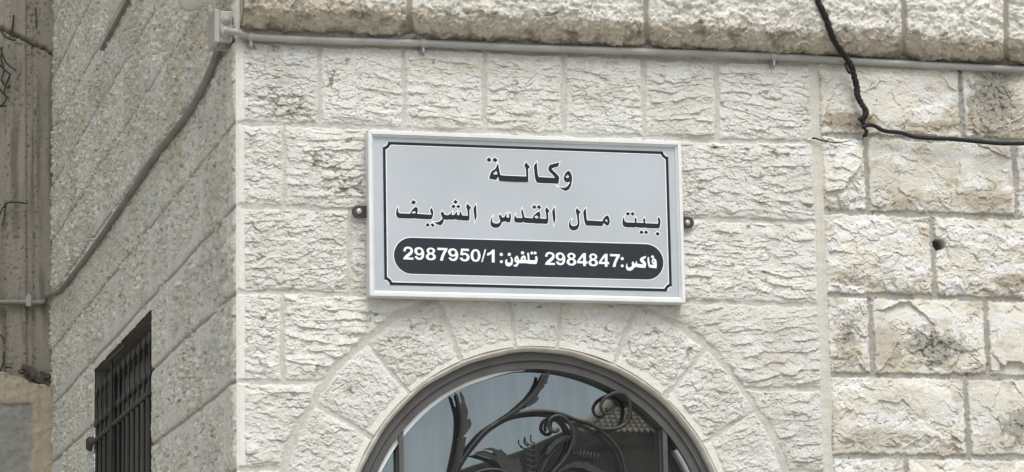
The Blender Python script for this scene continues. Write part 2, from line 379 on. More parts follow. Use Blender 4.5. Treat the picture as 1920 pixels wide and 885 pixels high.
        tone2 = 1+.18*(q2-.5)+.14*fbm(X/.2, Z/.2, 3, 280)+.08*fbm(X/.02, Z/.02, 3, 281)
        c2 = C_R[None]*tone2[..., None]
        c2 = mix(c2, [.60, .60, .58], .85*sstep(-.05, .25, fbm(X/.11+q1*5, Z/.11, 4, 282)+.4*(q3-.5)))
        c2 = mix(c2, [.36, .30, .205], .55*sstep(.05, .4, fbm(X/.09, Z/.06, 4, 283)+.22*low-.05))
        for bx_, by_, bw_, bh_, k_ in ((1588, 228, 55, 17, .9), (1800, 238, 60, 12, .7), (1850, 372, 50, 16, .7), (1700, 385, 30, 8, .5), (1660, 655, 32, 45, .6), (1590, 655, 22, 30, .5), (1895, 525, 40, 14, .8), (1640, 820, 70, 16, .55), (1580, 520, 40, 10, .4), (1870, 215, 60, 60, .6)):
            ex, ez = FW(bx_, by_); g_ = np.exp(-(((X-ex)/(bw_*.00175))**2+((Z-ez)/(bh_*.00175))**2)*.8)
            c2 = mix(c2, [.275, .23, .16], .9*k_*sstep(.25, .6, g_+.45*fbm(X/.03, Z/.03, 3, 288)))
        zone = np.exp(-(((X-2.305)/.11)**2+((Z-2.955)/.062)**2))+np.exp(-(((X-2.55)/.085)**2+((Z-3.785)/.10)**2))+.7*np.exp(-(((X-2.60)/.10)**2+((Z-2.70)/.08)**2))+.6*np.exp(-(((X-2.01)/.05)**2+((Z-2.99)/.09)**2))+.5*np.exp(-(((X-2.02)/.06)**2+((Z-3.70)/.05)**2))
        grey = sstep(.30, .62, 1.0*zone+.75*fbm(X/.035, Z/.035, 5, 284, .6))
        c2 = mix(c2, [.25, .24, .205], .85*grey)
        blk = sstep(.42, .60, .42*zone+1.05*fbm(X/.016, Z/.016, 4, 293, .6))
        c2 = mix(c2, [.055, .052, .045], .85*blk)
        rel_b = blk*.003
        m2 = C_RM*(1+.22*fbm(X/.04, Z/.04, 3, 285))[..., None]
        m2 = mix(m2, [.09, .085, .07], .7*sstep(.25, .45, fbm(X/.03, Z/.03, 4, 286)))
        c2 = c2*e2[..., None]+m2*(1-e2)[..., None]
        # mortar spread over the stones under the cable, and the drilled hole
        hx, hz = 2.342, 3.292
        hole = sstep(.0235, .016, np.hypot(X-hx, (Z-hz)*1.05)+.004*perlin(X/.012, Z/.012, 287))
        h2 = h2*(1-hole)-.05*hole
        c2 = mix(c2, [.06, .055, .05], hole*.8)
        h, c, ch_ = h2, c2, .55*rel2*sstep(.004, .02, d2)
    seam = sstep(.021, .014, np.abs(X-SEAM-.006*perlin(X/.05, Z/.15, 290)))
    h = h*(1-seam)+seam*(.004+.0015*perlin(X/.03, Z/.03, 291))
    c = mix(c, np.array([.49, .475, .42]), seam*.9)
    fade = sstep(0, .012, X)
    h = h*fade*.92
    sag = ch_*fade*(1-seam)
    return h, np.clip(c, .01, .8), np.clip(sag, -.004, .008)

def axis(lo, a, b, hi, fine, grow=1.16, most=.05):
    v = list(np.arange(a, b, fine)); s = fine; x = v[-1]
    while x < hi: s = min(s*grow, most); x += s; v.append(min(x, hi))
    s = fine; x = a; pre = []
    while x > lo: s = min(s*grow, most); x -= s; pre.append(max(x, lo))
    return np.array(pre[::-1]+v)

def grid_mesh(name, P, C, keep, material, parent):
    n, m = P.shape[:2]; idx = np.arange(n*m).reshape(n, m)
    q = np.stack([idx[:-1, :-1], idx[:-1, 1:], idx[1:, 1:], idx[1:, :-1]], -1)
    if keep is not None: q = q[keep]
    q = q.reshape(-1, 4)
    used = np.zeros(n*m, bool); used[q.ravel()] = True
    new = np.cumsum(used)-1; q = new[q]; V = P.reshape(-1, 3)[used]; Cc = C.reshape(-1, 3)[used]
    me = bpy.data.meshes.new(name); me.vertices.add(len(V)); me.vertices.foreach_set('co', V.astype(np.float32).ravel())
    me.loops.add(q.size); me.loops.foreach_set('vertex_index', q.astype(np.int32).ravel())
    me.polygons.add(len(q)); me.polygons.foreach_set('loop_start', np.arange(0, q.size, 4, dtype=np.int32))
    me.update(calc_edges=True)
    me.polygons.foreach_set('use_smooth', np.ones(len(q), bool))
    at = me.attributes.new('stone', 'FLOAT_COLOR', 'POINT')
    at.data.foreach_set('color', np.c_[Cc, np.ones(len(Cc))].astype(np.float32).ravel())
    return link(name, me, material, parent)

# ================================================================== the ground
gm = MB().add([(-400, -400, 0), (400, -400, 0), (400, 400, 0), (-400, 400, 0)], [(0, 1, 2, 3)])
tag(gm.build('ground', M_ground), kind='structure')

# ================================================================== the stone building
bld = empty('stone_building', (1.5, 2.6, 0))
tag(bld, 'pale limestone building with a rough corner, a bulging stone band and an arched window', 'building')

STEP = .0019
zs = axis(0, 2.40, 4.02, 6.9, STEP)
def wall_part(name, xs):
    X, Z = np.meshgrid(xs, zs)
    rr = np.hypot(X-ACX, Z-ACZ); th = np.arctan2(Z-ACZ, X-ACX)
    snap = (np.abs(rr-R_OPEN) < .0022) & (Z > ACZ-.02)
    X = np.where(snap, ACX+R_OPEN*np.cos(th), X); Z = np.where(snap, ACZ+R_OPEN*np.sin(th), Z)
    h, c, sag = front_height(X, Z)
    sag = np.where(snap, 0, sag)
    P = np.stack([X, -h, Z-sag], -1)   # chips overhang slightly, as a chisel leaves them
    xc = (X[:-1, :-1]+X[1:, 1:])/2; zc = (Z[:-1, :-1]+Z[1:, 1:])/2
    inside = ((np.hypot(xc-ACX, zc-ACZ) < R_OPEN) & (zc > ACZ)) | ((np.abs(xc-ACX) < R_OPEN) & (zc <= ACZ) & (zc > 1.0))
    return grid_mesh(name, P, c, ~inside, M_stone, bld)
xs1 = np.append(np.arange(0, SEAM, STEP), SEAM)
wall_part('front_wall', xs1)
xs2 = axis(SEAM, SEAM, 2.74, 6.0, STEP)
ow = wall_part('older_wall', xs2); ow['label'] = 'older quarry faced yellowish stones with dark recessed joints'

# ---- side wall
WY0, WY1, WZ1, WZ0 = 1.80, 3.50, 3.305, 1.9       # barred opening
YEND = 5.25
a_strip, b_strip = S3(246, -14, .02), S3(190, 94, .02)
def side_height(Y, Z):
    wz = .006*perlin(Y/.3, Z/.1, 301)+.004*fbm(Y/.05, Z/.05, 2, 302)
    vary = 1+.5*perlin(Y/.2, Z/.2, 303)
    jn = {r: [.115 if r % 2 else .16, .62+.25*((r*7) % 5)/5, 1.3+.2*((r*3) % 4)/4] for r in range(1, len(ROWS))}
    d, ids, dx, dz, zl = lay(Y+.006*perlin(Y/.1, Z/.1, 304), Z+wz, ROWS, jn, 12, 0.0, YEND+1, (.003*vary), .003*vary)
    r1, r2 = H(ids, np.zeros_like(ids), 310), H(ids, np.zeros_like(ids), 311)
    e = sstep(0, .008, d)
    smear = sstep(.055, .03, d+.05*fbm(Y/.25, Z/.12, 3, 312)-.03*(r1-.3))*sstep(-.1, .2, fbm(Y/.5, Z/.4, 2, 313)-.15+.25*sstep(3.7, 3.3, Z))
    ztk = a_strip[2]+(Y-a_strip[1])*(b_strip[2]-a_strip[2])/(b_strip[1]-a_strip[1])
    smear = np.maximum(smear, sstep(.05, .03, np.abs(Z-ztk-.03+.02*perlin(Y/.2, Z/.1, 318)))*sstep(1.9, 2.2, Y)*sstep(4.2, 3.7, Y))
    q = fbm(Y/.03, Z/.02, 3, 314)
    pit = sstep(.12, .42, fbm(Y/.035, Z/.02, 4, 315, .6))
    rel = .012*facet(Y+.01*q, Z+.01*q, .042, 316)*.8+.009*facet(Y, Z, .020, 317)+.010*q-.016*pit
    rel = rel*(.7+.5*r1)*(1-.80*smear)
    wd_ = np.maximum(np.maximum(WY0-Y, Y-WY1), Z-WZ1); rel = rel*(.25+.75*sstep(.0, .09, wd_))
    mar = sstep(.13, .12, Y)*.5
    h = e*(.0055+.0025*sstep(0, .03, d)+rel*(1-mar))+(1-e)*(-.001)
    tone = 1+.14*(r2-.5)+.16*fbm(Y/.3, Z/.2, 3, 320)+.10*fbm(Y/.03, Z/.02, 3, 321)
    c = np.array([.55, .545, .475])*tone[..., None]
    c = mix(c, [.50, .445, .335], .60*sstep(.0, .45, fbm(Y/.5, Z/.22, 4, 322)+.30*np.exp(-((Z-3.95)/.30)**2)*np.exp(-((Y-.6)/.9)**2)+.2*sstep(3.9, 4.6, Z)-.08))
    c = mix(c, [.55, .54, .49], smear*.8)
    c = mix(c, [.15, .145, .12], .78*sstep(.10, .38, fbm(Y/.035, Z/.022, 5, 324, .62)-.08*smear))
    c = mix(c, [.30, .285, .24], 1-e)
    h = h*sstep(0, .012, Y)
    return h, np.clip(c, .01, .8)
ys = axis(0, .0, YEND, 7.5, .0075, most=.08); ys = np.unique(np.append(ys, [WY0, WY1]))
zs2 = axis(0, 2.30, 5.45, 6.9, .0038); zs2 = np.unique(np.append(zs2, [WZ0, WZ1]))
Y, Z = np.meshgrid(ys, zs2); h, c = side_height(Y, Z)
yc = (Y[:-1, :-1]+Y[1:, 1:])/2; zc = (Z[:-1, :-1]+Z[1:, 1:])/2
hole = (yc > WY0) & (yc < WY1) & (zc > WZ0) & (zc < WZ1)
grid_mesh('side_wall', np.stack([-h, Y, Z], -1)[:, ::-1], c[:, ::-1], ~hole[:, ::-1], M_side, bld)
MB().box(.02, 6.0, .02, 7.4, 6.86, 6.9).build('roof', M_plaster, bld)

# ---- bulging stone band above
CZ = 3.925
def cornice():
    rb = .078
    prof = [(-.0, 0.0)]
    arc = [(0.004+.0*i, 0) for i in range(0)]
    pts = []
    for i in range(46):                           # under-curve
        a = math.pi/2*i/45; pts.append((rb*math.sin(a), CZ+rb*(1-math.cos(a)), -math.cos(a), math.sin(a)))
    n2 = 60
    for i in range(1, n2+1): pts.append((rb+.006*math.sin(math.pi*i/n2), CZ+rb+.24*i/n2, 0, 1))
    for i in range(1, 16): a = math.pi/2*i/15; pts.append((rb*math.cos(a), CZ+rb+.24+rb*math.sin(a), math.sin(a), math.cos(a)))
    xs = axis(.012, .012, 2.74, 6.0, .0025)
    pa = np.array(pts); V_ = np.cumsum(np.r_[0, np.hypot(*np.diff(pa[:, :2], axis=0).T)])
    X, V = np.meshgrid(xs, V_)
    js = np.array([.012-.5, .542, .93-.0, 1.327, 1.78, 2.219, 2.584, 3.0, 3.4, 3.9, 4.4, 4.9, 5.5, 6.3])
    js = np.array([-.5, .542, 1.327, 2.219, 2.584, 3.0, 3.4, 3.9, 4.4, 4.9, 5.5, 6.3])
    Xw = X+.004*fbm(X/.04, V/.04, 3, 401)-.10*sstep(.09, .0, V)*0.25
    k = np.clip(np.searchsorted(js, Xw), 1, len(js)-1); d = np.minimum(Xw-js[k-1], js[k]-Xw)-.005
    e = sstep(0, .008, d)
    r1 = H(k.astype(float), np.zeros(X.shape), 402)
    qx, qv = X+.015*fbm(X/.03, V/.03, 3, 403), V+.015*fbm(X/.03, V/.03, 3, 404)
    rel = .007*facet(qx, qv*1.4, .075, 405)+.0045*facet(qx, qv*1.4, .03, 406)+.003*facet(qx, qv, .013, 407)+.003*fbm(X/.012, V/.012, 3, 408)
    rel = rel+.007*ledges(X, V, r1, .1, 410, .04)*sstep(.07, .14, V)
    rel = rel-.006*sstep(.3, .55, fbm(X/.05, V/.03, 4, 411))+.003*facet(qx*.8, qv*1.6, .02, 412)
    h = (e*(.004+.010*sstep(0, .05, d)+rel)-.004*(1-e))*sstep(0, .02, V)
    P = np.stack([X, -(pa[:, 0][:, None]+h*pa[:, 3][:, None]), pa[:, 1][:, None]+h*pa[:, 2][:, None]], -1)
    tone = 1+.16*(r1-.5)+.14*fbm(X/.2, V/.2, 3, 420)+.10*fbm(X/.02, V/.02, 3, 421)
    c = np.array([.545, .535, .48])*tone[..., None]
    c = mix(c, [.62, .60, .55], .6*sstep(0, .3, fbm(X/.1, V/.08, 3, 422)))
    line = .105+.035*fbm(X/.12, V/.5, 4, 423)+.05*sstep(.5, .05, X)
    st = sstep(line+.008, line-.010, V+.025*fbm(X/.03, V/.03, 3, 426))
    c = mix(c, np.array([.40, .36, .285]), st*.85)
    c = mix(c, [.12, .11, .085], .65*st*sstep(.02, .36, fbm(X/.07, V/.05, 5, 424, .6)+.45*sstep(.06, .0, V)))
    c = mix(c, [.22, .21, .17], .5*sstep(.38, .55, fbm(X/.05, V/.035, 5, 425, .6)))
    c = mix(c, [.25, .235, .19], 1-e)
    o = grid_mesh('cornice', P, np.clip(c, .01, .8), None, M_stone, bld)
    # end cap so the band is solid at the corner
    ring = [(-(y), z) for y, z, _, _ in pts]
    me = o.data
    cap = MB(); n = len(ring)
    cap.add([(.0125, y, z) for y, z in ring]+[(.0125, .0, CZ+.2)], [[i, i+1, n] for i in range(n-1)])
    cp = cap.build('cornice_end', M_plaster, o)
cornice()

# ---- arched window
win = MB().ring(ACX, ACZ, [(.617, .022), (.592, .022), (.590, .027), (.588, .030), (.566, .030), (.566, .075), (.617, .075)], 0, math.pi, 120)
for sx in (-1, 1):
    win.box(min(ACX+sx*.617, ACX+sx*.566), max(ACX+sx*.617, ACX+sx*.566), .024, .075, 1.02, ACZ)
win.box(ACX-.566, ACX+.566, .03, .075, 1.02, 1.07)
aw = win.build('arched_window', M_frame, bld)
def wob(a): return .0015*math.sin(a*9)+.001*math.sin(a*23+1)
MB().ring(ACX, ACZ, [(.6165, .09), (.6165, .012), (.619, .004), (.626, -.002), (.633, -.001), (.637, .006), (.64, .09)], 0, math.pi, 140, wob).build('plaster_bead', M_plaster, aw)
jamb = MB()
for sx in (-1, 1): jamb.box(min(ACX+sx*.617, ACX+sx*.64), max(ACX+sx*.617, ACX+sx*.64), -.001, .09, 1.0, ACZ)
jamb.box(ACX-.64, ACX+.64, -.03, .09, .96, 1.0).build('jamb', M_plaster, aw)
sm_ = MB().ring(ACX, ACZ, [(.566, .046), (.5545, .046), (.5545, .0755), (.566, .0755)], rad(93), rad(178), 60, lambda a: .002*math.sin(a*7))
for k_, (x_, y_, z_) in enumerate(sm_.v):
    a_ = math.atan2(z_-ACZ, x_-ACX); r_ = math.hypot(x_-ACX, z_-ACZ)
    if r_ < .561:
        t_ = min(1, max(0, (math.degrees(a_)-94)/14)); n_ = .5655-(.5655-r_)*1.08*t_; sm_.v[k_] = (ACX+n_*math.cos(a_), y_, ACZ+n_*math.sin(a_))
sm_.build('white_edge_strip', M_edge_white, aw)  # bright white strip along part of the glass edge, tapering at one end
MB().ring(ACX, ACZ, [(.566, .050), (.5600, .050), (.5600, .0755), (.566, .0755)], rad(2), rad(34), 40).build('white_edge_strip', M_edge_white, aw)
gl = [(ACX+.575*math.cos(a), ACZ+.575*math.sin(a)) for a in np.linspace(0, math.pi, 80)]+[(ACX-.575, 1.05), (ACX+.575, 1.05)]
MB().prism(gl, .076, .082).build('glass_pane', M_glass, aw)
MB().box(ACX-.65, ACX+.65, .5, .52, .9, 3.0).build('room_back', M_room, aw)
for px in (752, 1247):
    x, z = FW(px, 860, -.04); dx = abs(x-ACX); zt = ACZ+math.sqrt(.57**2-dx*dx)
    MB().box(x-.0075, x+.0075, .034, .070, 1.05, zt).box(x-.012, x+.012, .055, .073, 1.05, zt).build('mullion', M_frame, aw)

# wrought iron in front of the glass
def c2(pts): return [(820+x/4.315, 680+y/4.315) for x, y in pts]
def c3(pts): return [(980+x/4.318, 680+y/4.318) for x, y in pts]
GY = -.036
def flat(pts): return [FW(x, y, GY) for x, y in pts]
def path3(pts, dy=0.0, n=8): return smooth_path([F3(x, y, GY+dy) for x, y in pts], n)
main = c2([(135, 960), (150, 885), (175, 830), (230, 740), (300, 650), (380, 560), (460, 500), (560, 445), (660, 410), (780, 393), (880, 393), (1000, 415), (1120, 460)])+c3([(540, 490), (620, 540), (700, 610), (760, 680), (800, 760), (830, 885), (835, 1000)])
gr = MB().tube(path3(main), .0072, 10, flat=.8).tube(path3([(x+2.5, y+3.0) for x, y in main], -.004), .005, 8).build('window_grille', M_scroll, bld)
spr = c3([(560, 500), (630, 532), (700, 538), (770, 528), (830, 495), (862, 440), (872, 370), (858, 300), (818, 258), (760, 243), (700, 265), (655, 300), (632, 350), (650, 400), (690, 412), (722, 395), (742, 360), (735, 338)])
MB().tube(path3(spr, .004), [.0064]*80+[.0064-.0036*i/60 for i in range(57)], 10).build('scroll', M_scroll, gr)
inn = c3([(290, 535), (275, 552), (245, 555), (215, 530), (208, 495), (222, 458), (255, 435), (300, 430), (350, 455), (390, 510), (410, 570), (405, 640), (380, 710), (340, 780), (290, 840), (240, 900), (200, 1000)])
MB().tube(path3(inn, .005), .0060, 10).build('scroll', M_scroll, gr)
MB().tube(path3([(x+4, y+2) for x, y in inn[3:13]], -.006), .005, 8).build('scroll', M_scroll, gr)
MB().tube(path3(c3([(140, 920), (190, 800), (250, 720), (330, 640), (405, 600)]), .0), .0045, 8).build('stem', M_scroll, gr)
MB().tube(path3(c2([(300, 900), (350, 878), (420, 865), (500, 868), (570, 895)]), .006), .005, 8).build('stem', M_scroll, gr)
MB().tube(path3(c2([(710, 600), (712, 635), (740, 662)]), .0), .0022, 6).tube(path3(c2([(757, 585), (757, 630), (790, 655)])), .0025, 6).build('stem', M_scroll, gr)
def coil(p0, p1, rad_px, turns, name):
    n = turns*16; pts = []
    for i in range(n+1):
        t = i/n; x = p0[0]+(p1[0]-p0[0])*t; y = p0[1]+(p1[1]-p0[1])*t
        L = math.hypot(p1[0]-p0[0], p1[1]-p0[1]); nx, ny = -(p1[1]-p0[1])/L, (p1[0]-p0[0])/L
        a = 2*math.pi*turns*t
        q = F3(x+nx*rad_px*math.cos(a), y+ny*rad_px*math.cos(a), GY)
        pts.append((q[0], q[1]-.010*math.sin(a), q[2]))
    MB().tube(pts, .0024, 6).build(name, M_scroll, gr)
coil((995, 832), (998, 905), 6.5, 7, 'coil'); coil((1084, 851), (1124, 859), 7, 6, 'coil')
def leaf(poly, th=.006, dy=0.0):
    mb = MB(); pts = flat(poly); y = -GY-dy
    mb.prism(pts, y-th/2, y+th/2)
    return mb.build('leaf', M_scroll, gr)
leaf(c2([(140,240),(165,330),(180,420),(182,500),(175,590),(160,680),(140,780),(112,900),(150,900),(175,830),(200,760),(218,690),(233,605),(205,600),(225,580),(270,520),(275,490),(260,450),(240,460),(248,400),(238,365),(222,320),(215,280),(190,235),(180,245),(195,300),(200,340),(185,330),(165,265)]), .008)
leaf(c2([(845,85),(830,140),(800,200),(750,265),(690,320),(620,380),(560,420),(500,460),(520,475),(600,425),(640,405),(690,372),(695,350),(740,355),(795,325),(820,290),(805,270),(830,230),(862,200),(860,180),(885,170),(885,145),(905,100),(905,60),(890,75),(865,125),(855,100)]), .008, .003)
leaf(c2([(290,735),(360,720),(430,742),(530,775),(440,712),(362,700),(430,688),(500,712),(505,700),(545,732),(590,780),(605,768),(620,800),(625,762),(655,785),(690,900),(540,900),(500,830),(460,790),(400,765),(340,748)]), .008, .004)
leaf(c3([(355,825),(430,803),(520,812),(600,850),(660,895),(560,890),(480,856),(400,846),(330,872),(280,900),(250,900)]), .007, .004)
leaf(c3([(405,600),(350,603),(300,645),(245,690),(205,745),(180,750),(195,690),(250,635),(310,602),(350,592)]), .006, .008)
# raised midribs
MB().tube(path3(c2([(150,250),(190,400),(195,520),(180,650),(150,800),(130,890)]), .006), .0032, 6).tube(path3(c2([(870,90),(820,220),(740,310),(640,385),(520,465)]), .008), .0032, 6).build('leaf_rib', M_scroll, gr)

# ---- barred window in the side wall
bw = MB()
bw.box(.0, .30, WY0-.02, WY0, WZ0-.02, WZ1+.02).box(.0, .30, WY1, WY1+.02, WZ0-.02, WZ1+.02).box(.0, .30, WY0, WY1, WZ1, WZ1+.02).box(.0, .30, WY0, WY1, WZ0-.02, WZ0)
bwo = bw.build('barred_window', M_dark, bld)  # stone reveal coloured dark, its shade put into the base colour
shut = MB().box(.12, .15, WY0, WY1, WZ0, WZ1)
for i in range(6):
    yy = WY0+(i+.5)*(WY1-WY0)/6; shut.box(.10, .12, yy-.115, yy+.115, WZ0, WZ1)
shut.build('shutter', M_dark, bwo)
ftop = MB().box(.055, .09, WY0, WY1, WZ1-.05, WZ1).box(.055, .09, WY0, WY0+.05, WZ0, WZ1-.05).box(.055, .09, WY1-.05, WY1, WZ0, WZ1-.05)
ftop.build('window_frame', M_iron, bwo)
NB = 12
for i in range(NB):
    yy = WY0+.07+(WY1-WY0-.13)*i/(NB-1); zt = WZ1-.075
    prof = [(0, .0062), (1.12, .0062), (1.125, .006), (1.13, .011), (1.142, .0135), (1.154, .011), (1.16, .0055), (1.255, .005), (1.26, .009), (1.27, .011), (1.28, .009), (1.30, .0015)]
    k = (zt-WZ0)/1.30
    MB().lathe((-.005, yy, WZ0), (0, 0, 1), [(a*k, b) for a, b in prof], 10).build('bar', M_iron, bwo)
rz = SW(285, 737)[1]
MB().tube([(-.012, WY0+.0, rz), (-.012, WY1+.06, rz)], .0095, 8).lathe((-.012, WY1+.06, rz-.03), (0, 0, 1), [(0, .01), (.01, .024), (.05, .024), (.06, .01)], 10).build('rail', M_iron, bwo)
MB().tube([(-.004, WY0+.75, WZ1-.03), (-.03, WY0+1.05, WZ1-.05)], .006, 8).build('rail', M_iron, bwo)
MB().tube([(-.02, WY0+1.04, WZ1-.05), (-.02, WY0+1.06, WZ0)], .006, 8).build('bar', M_iron, bwo)

# ================================================================== sign
SO = .055                                         # face of the frame, metres in front of the wall
sx0, sz1 = FW(690, 240, SO); sx1, sz1b = FW(1278, 268, SO); sx0b, sz0 = FW(693, 553, SO); sx1b, sz0b = FW(1286, 570, SO)
x0, x1, z0, z1 = (sx0+sx0b)/2, (sx1+sx1b)/2, (sz0+sz0b)/2, (sz1+sz1b)/2
dzl, dzr = (sz1-z1), (sz1b-z1)
sign = empty('wall_sign', ((x0+x1)/2, -.02, z0))
tag(sign, 'white framed silver sign board with black Arabic writing hung above the arched window', 'sign')
FWD = .019
fr = MB()
def bar(a, b, c_, d_):                            # one mitred length of frame profile (outer a-b, inner c-d)
    prof = [(0, -.006), (0, -SO+.003), (.10, -SO), (.62, -SO), (.72, -SO+.004), (1, -SO+.010), (1, -.006)]
    v = []
    for t, y in prof:
        for o, i in ((a, d_), (b, c_)):
            v.append((o[0]+(i[0]-o[0])*t, y, o[1]+(i[1]-o[1])*t))
    n = len(prof)
    fr.add(v, [(2*i, 2*i+1, 2*((i+1) % n)+1, 2*((i+1) % n)) for i in range(n)]+[[2*i for i in range(n)], [2*i+1 for i in range(n)]])
gp = .0004
o = [(x0, z0), (x1, z0), (x1, z1), (x0, z1)]; i_ = [(x0+FWD, z0+FWD), (x1-FWD, z0+FWD), (x1-FWD, z1-FWD), (x0+FWD, z1-FWD)]
for k in range(4):
    a, b = Vector(o[k]), Vector(o[(k+1) % 4]); c_, d_ = Vector(i_[(k+1) % 4]), Vector(i_[k]); t = (b-a).normalized()*gp
    bar(a+t, b-t, c_-t, d_+t)
fr.build('frame', M_alu, sign)
MB().box(x0+.004, x1-.004, -.03, -.012, z0+.004, z1-.004).build('backing', M_alu, sign)
PY = -.043                                        # printed face
MB().box(x0+.01, x1-.01, PY, -.031, z0+.01, z1-.01).build('sign_panel', M_panel, sign)
def PX(px, py): return FW(px, py, -PY)
def inside(p, L):
    r_ = False
    for i in range(len(L)):
        (xa_, za_), (xb_, zb_) = L[i-1], L[i]
        if (za_ > p[1]) != (zb_ > p[1]) and p[0] < xa_+(p[1]-za_)*(xb_-xa_)/(zb_-za_): r_ = not r_
    return r_
def shape(name, loops, material, y, parent, offset=0.0, th=.0001):
    """flat printed shapes; a loop inside another one is its hole"""
    groups = []
    for L in loops:
        for g_ in groups:
            if inside(L[0], g_[0]): g_.append(L); break
        else: groups.append([L])
    bm = bmesh.new()
    for k, g_ in enumerate(groups):
        cu = bpy.data.curves.new(name, 'CURVE'); cu.dimensions = '2D'; cu.fill_mode = 'BOTH'; cu.extrude = th; cu.offset = offset
        for L in g_:
            sp = cu.splines.new('POLY'); sp.points.add(len(L)-1); sp.use_cyclic_u = True
            for q, (x, z) in zip(sp.points, L): q.co = (x, z, 0, 1)
        ob = bpy.data.objects.new(name, cu); COL.objects.link(ob)
        dg = bpy.context.evaluated_depsgraph_get(); me = bpy.data.meshes.new_from_object(ob.evaluated_get(dg))
        bpy.data.objects.remove(ob)
        me.transform(Matrix(((1, 0, 0, 0), (0, 0, -1, y-.00002*(k % 5)), (0, 1, 0, 0), (0, 0, 0, 1))))
        bm.from_mesh(me); bpy.data.meshes.remove(me)
    me = bpy.data.meshes.new(name); bm.to_mesh(me); bm.free(); me.materials.clear()
    return link(name, me, material, parent)
def rnd(L, n=4):                                  # soften a traced outline (closed), keeping the strong corners
    P = [np.array(q, float) for q in L]; m = len(P); out = []
    for i in range(m):
        a, b, c = P[i-1], P[i], P[(i+1) % m]
        u1 = (b-a)/(np.linalg.norm(b-a)+1e-9); u2 = (c-b)/(np.linalg.norm(c-b)+1e-9)
        if u1@u2 < .55: out.append(b); continue
        p, q = b+(a-b)*.3, b+(c-b)*.3
        for k in range(n): t = k/(n-1); out.append((1-t)**2*p+2*t*(1-t)*b+t*t*q)
    return [tuple(q) for q in out]
def crc(cx, cy, r, n=14): return [(cx+r*math.cos(2*math.pi*k/n), cy+r*math.sin(2*math.pi*k/n)) for k in range(n)]
def glyphs(loops, ox, oy, s): return [[PX(ox+x/s, oy+y/s) for x, y in rnd(L)] for L in loops]
ROW1 = glyphs([
 [(325,255),(340,300),(360,400),(372,465),(390,480),(600,490),(850,500),(850,470),(845,400),(838,340),(812,300),(850,235),(885,285),(925,325),(885,360),(890,440),(892,520),(890,580),(875,605),(600,598),(370,583),(350,565),(335,510),(325,515),(300,565),(230,555),(165,540),(180,490),(195,430),(225,395),(285,355),(300,320)],
 [(240,452),(295,398),(315,430),(318,463),(270,463)],
 [(165,145),(210,192),(175,242),(115,195)],[(265,148),(327,197),(285,245),(222,200)],
 [(1045,235),(1052,300),(1060,400),(1068,480),(1085,510),(1250,520),(1380,525),(1340,470),(1260,395),(1255,350),(1275,290),(1340,270),(1465,240),(1440,320),(1390,330),(1330,350),(1325,370),(1390,430),(1465,510),(1455,580),(1445,635),(1250,628),(1070,620),(1035,600),(1015,540),(1000,430),(990,310),(1010,275)],
 [(1635,390),(1680,440),(1698,520),(1695,600),(1675,680),(1640,740),(1590,770),(1540,755),(1440,690),(1500,705),(1560,708),(1610,680),(1650,625),(1660,590),(1620,615),(1570,600),(1540,560),(1545,500),(1570,440),(1605,405)],
 [(1608,472),(1638,490),(1635,518),(1600,528),(1580,505)]], 900, 280, 9.832)
ROW2 = glyphs([
 [(175,300),(170,350),(180,400),(200,425),(300,430),(410,435),(425,400),(470,340),(520,300),(550,300),(570,330),(572,380),(555,435),(700,445),(830,455),(840,430),(808,375),(840,310),(870,360),(880,420),(868,490),(845,545),(700,545),(500,530),(480,525),(460,533),(300,530),(180,525),(145,490),(130,430),(140,360),(155,310)],
 [(440,415),(480,385),(520,390),(530,420),(490,430)],
 [(480,160),(535,205),(485,255),(428,210)],[(765,615),(808,660),(770,700),(720,660)],[(860,620),(908,662),(870,708),(820,655)],
 [(1055,380),(1085,420),(1110,455),(1150,465),(1200,455),(1235,410),(1260,395),(1245,440),(1250,460),(1300,455),(1330,410),(1360,390),(1352,440),(1365,465),(1400,460),(1405,430),(1400,405),(1425,390),(1445,430),(1460,470),(1570,475),(1565,420),(1555,350),(1530,290),(1560,230),(1600,275),(1638,315),(1600,355),(1605,440),(1605,520),(1590,575),(1450,570),(1420,560),(1380,570),(1330,545),(1260,560),(1210,550),(1150,560),(1090,550),(1085,590),(1060,640),(1020,670),(970,655),(880,600),(940,605),(1000,590),(1055,545),(1060,520),(1040,460),(1020,435)],
 [(1322,155),(1372,200),(1325,240),(1272,200)],[(1285,250),(1328,290),(1285,330),(1230,292)],[(1375,255),(1428,292),(1380,330),(1332,292)],
 [(1735,250),(1740,350),(1748,480),(1735,540),(1712,585),(1700,500),(1685,400),(1680,320),(1705,280)]], 730, 360, 10.667)
ROW2b = glyphs([
 [(240,455),(225,500),(222,560),(240,600),(290,620),(350,620),(400,600),(415,560),(405,510),(375,455),(412,395),(440,440),(460,475),(510,470),(540,410),(575,380),(565,430),(560,465),(600,485),(630,480),(620,440),(640,370),(660,380),(672,440),(670,510),(645,590),(615,600),(560,580),(520,570),(470,585),(450,600),(435,650),(400,700),(330,725),(260,720),(200,685),(178,620),(185,560),(205,490)],
 [(780,405),(778,450),(800,485),(900,490),(940,485),(925,400),(905,330),(935,265),(955,330),(975,400),(995,480),(1180,495),(1200,440),(1250,390),(1320,335),(1355,350),(1370,410),(1355,495),(1400,505),(1510,510),(1505,440),(1495,360),(1475,300),(1508,225),(1545,275),(1588,325),(1548,370),(1555,460),(1558,540),(1545,600),(1525,630),(1400,625),(1270,622),(1230,615),(1000,605),(975,590),(955,575),(935,605),(800,600),(760,585),(742,530),(750,450)],
 [(1220,470),(1270,430),(1310,450),(1320,488),(1280,503)],
 [(1220,175),(1278,230),(1230,280),(1165,232)],[(1325,175),(1393,232),(1340,285),(1282,230)],
 [(1705,235),(1712,340),(1725,480),(1715,560),(1685,645),(1670,560),(1655,440),(1645,320),(1670,280)]], 905, 370, 12.64)
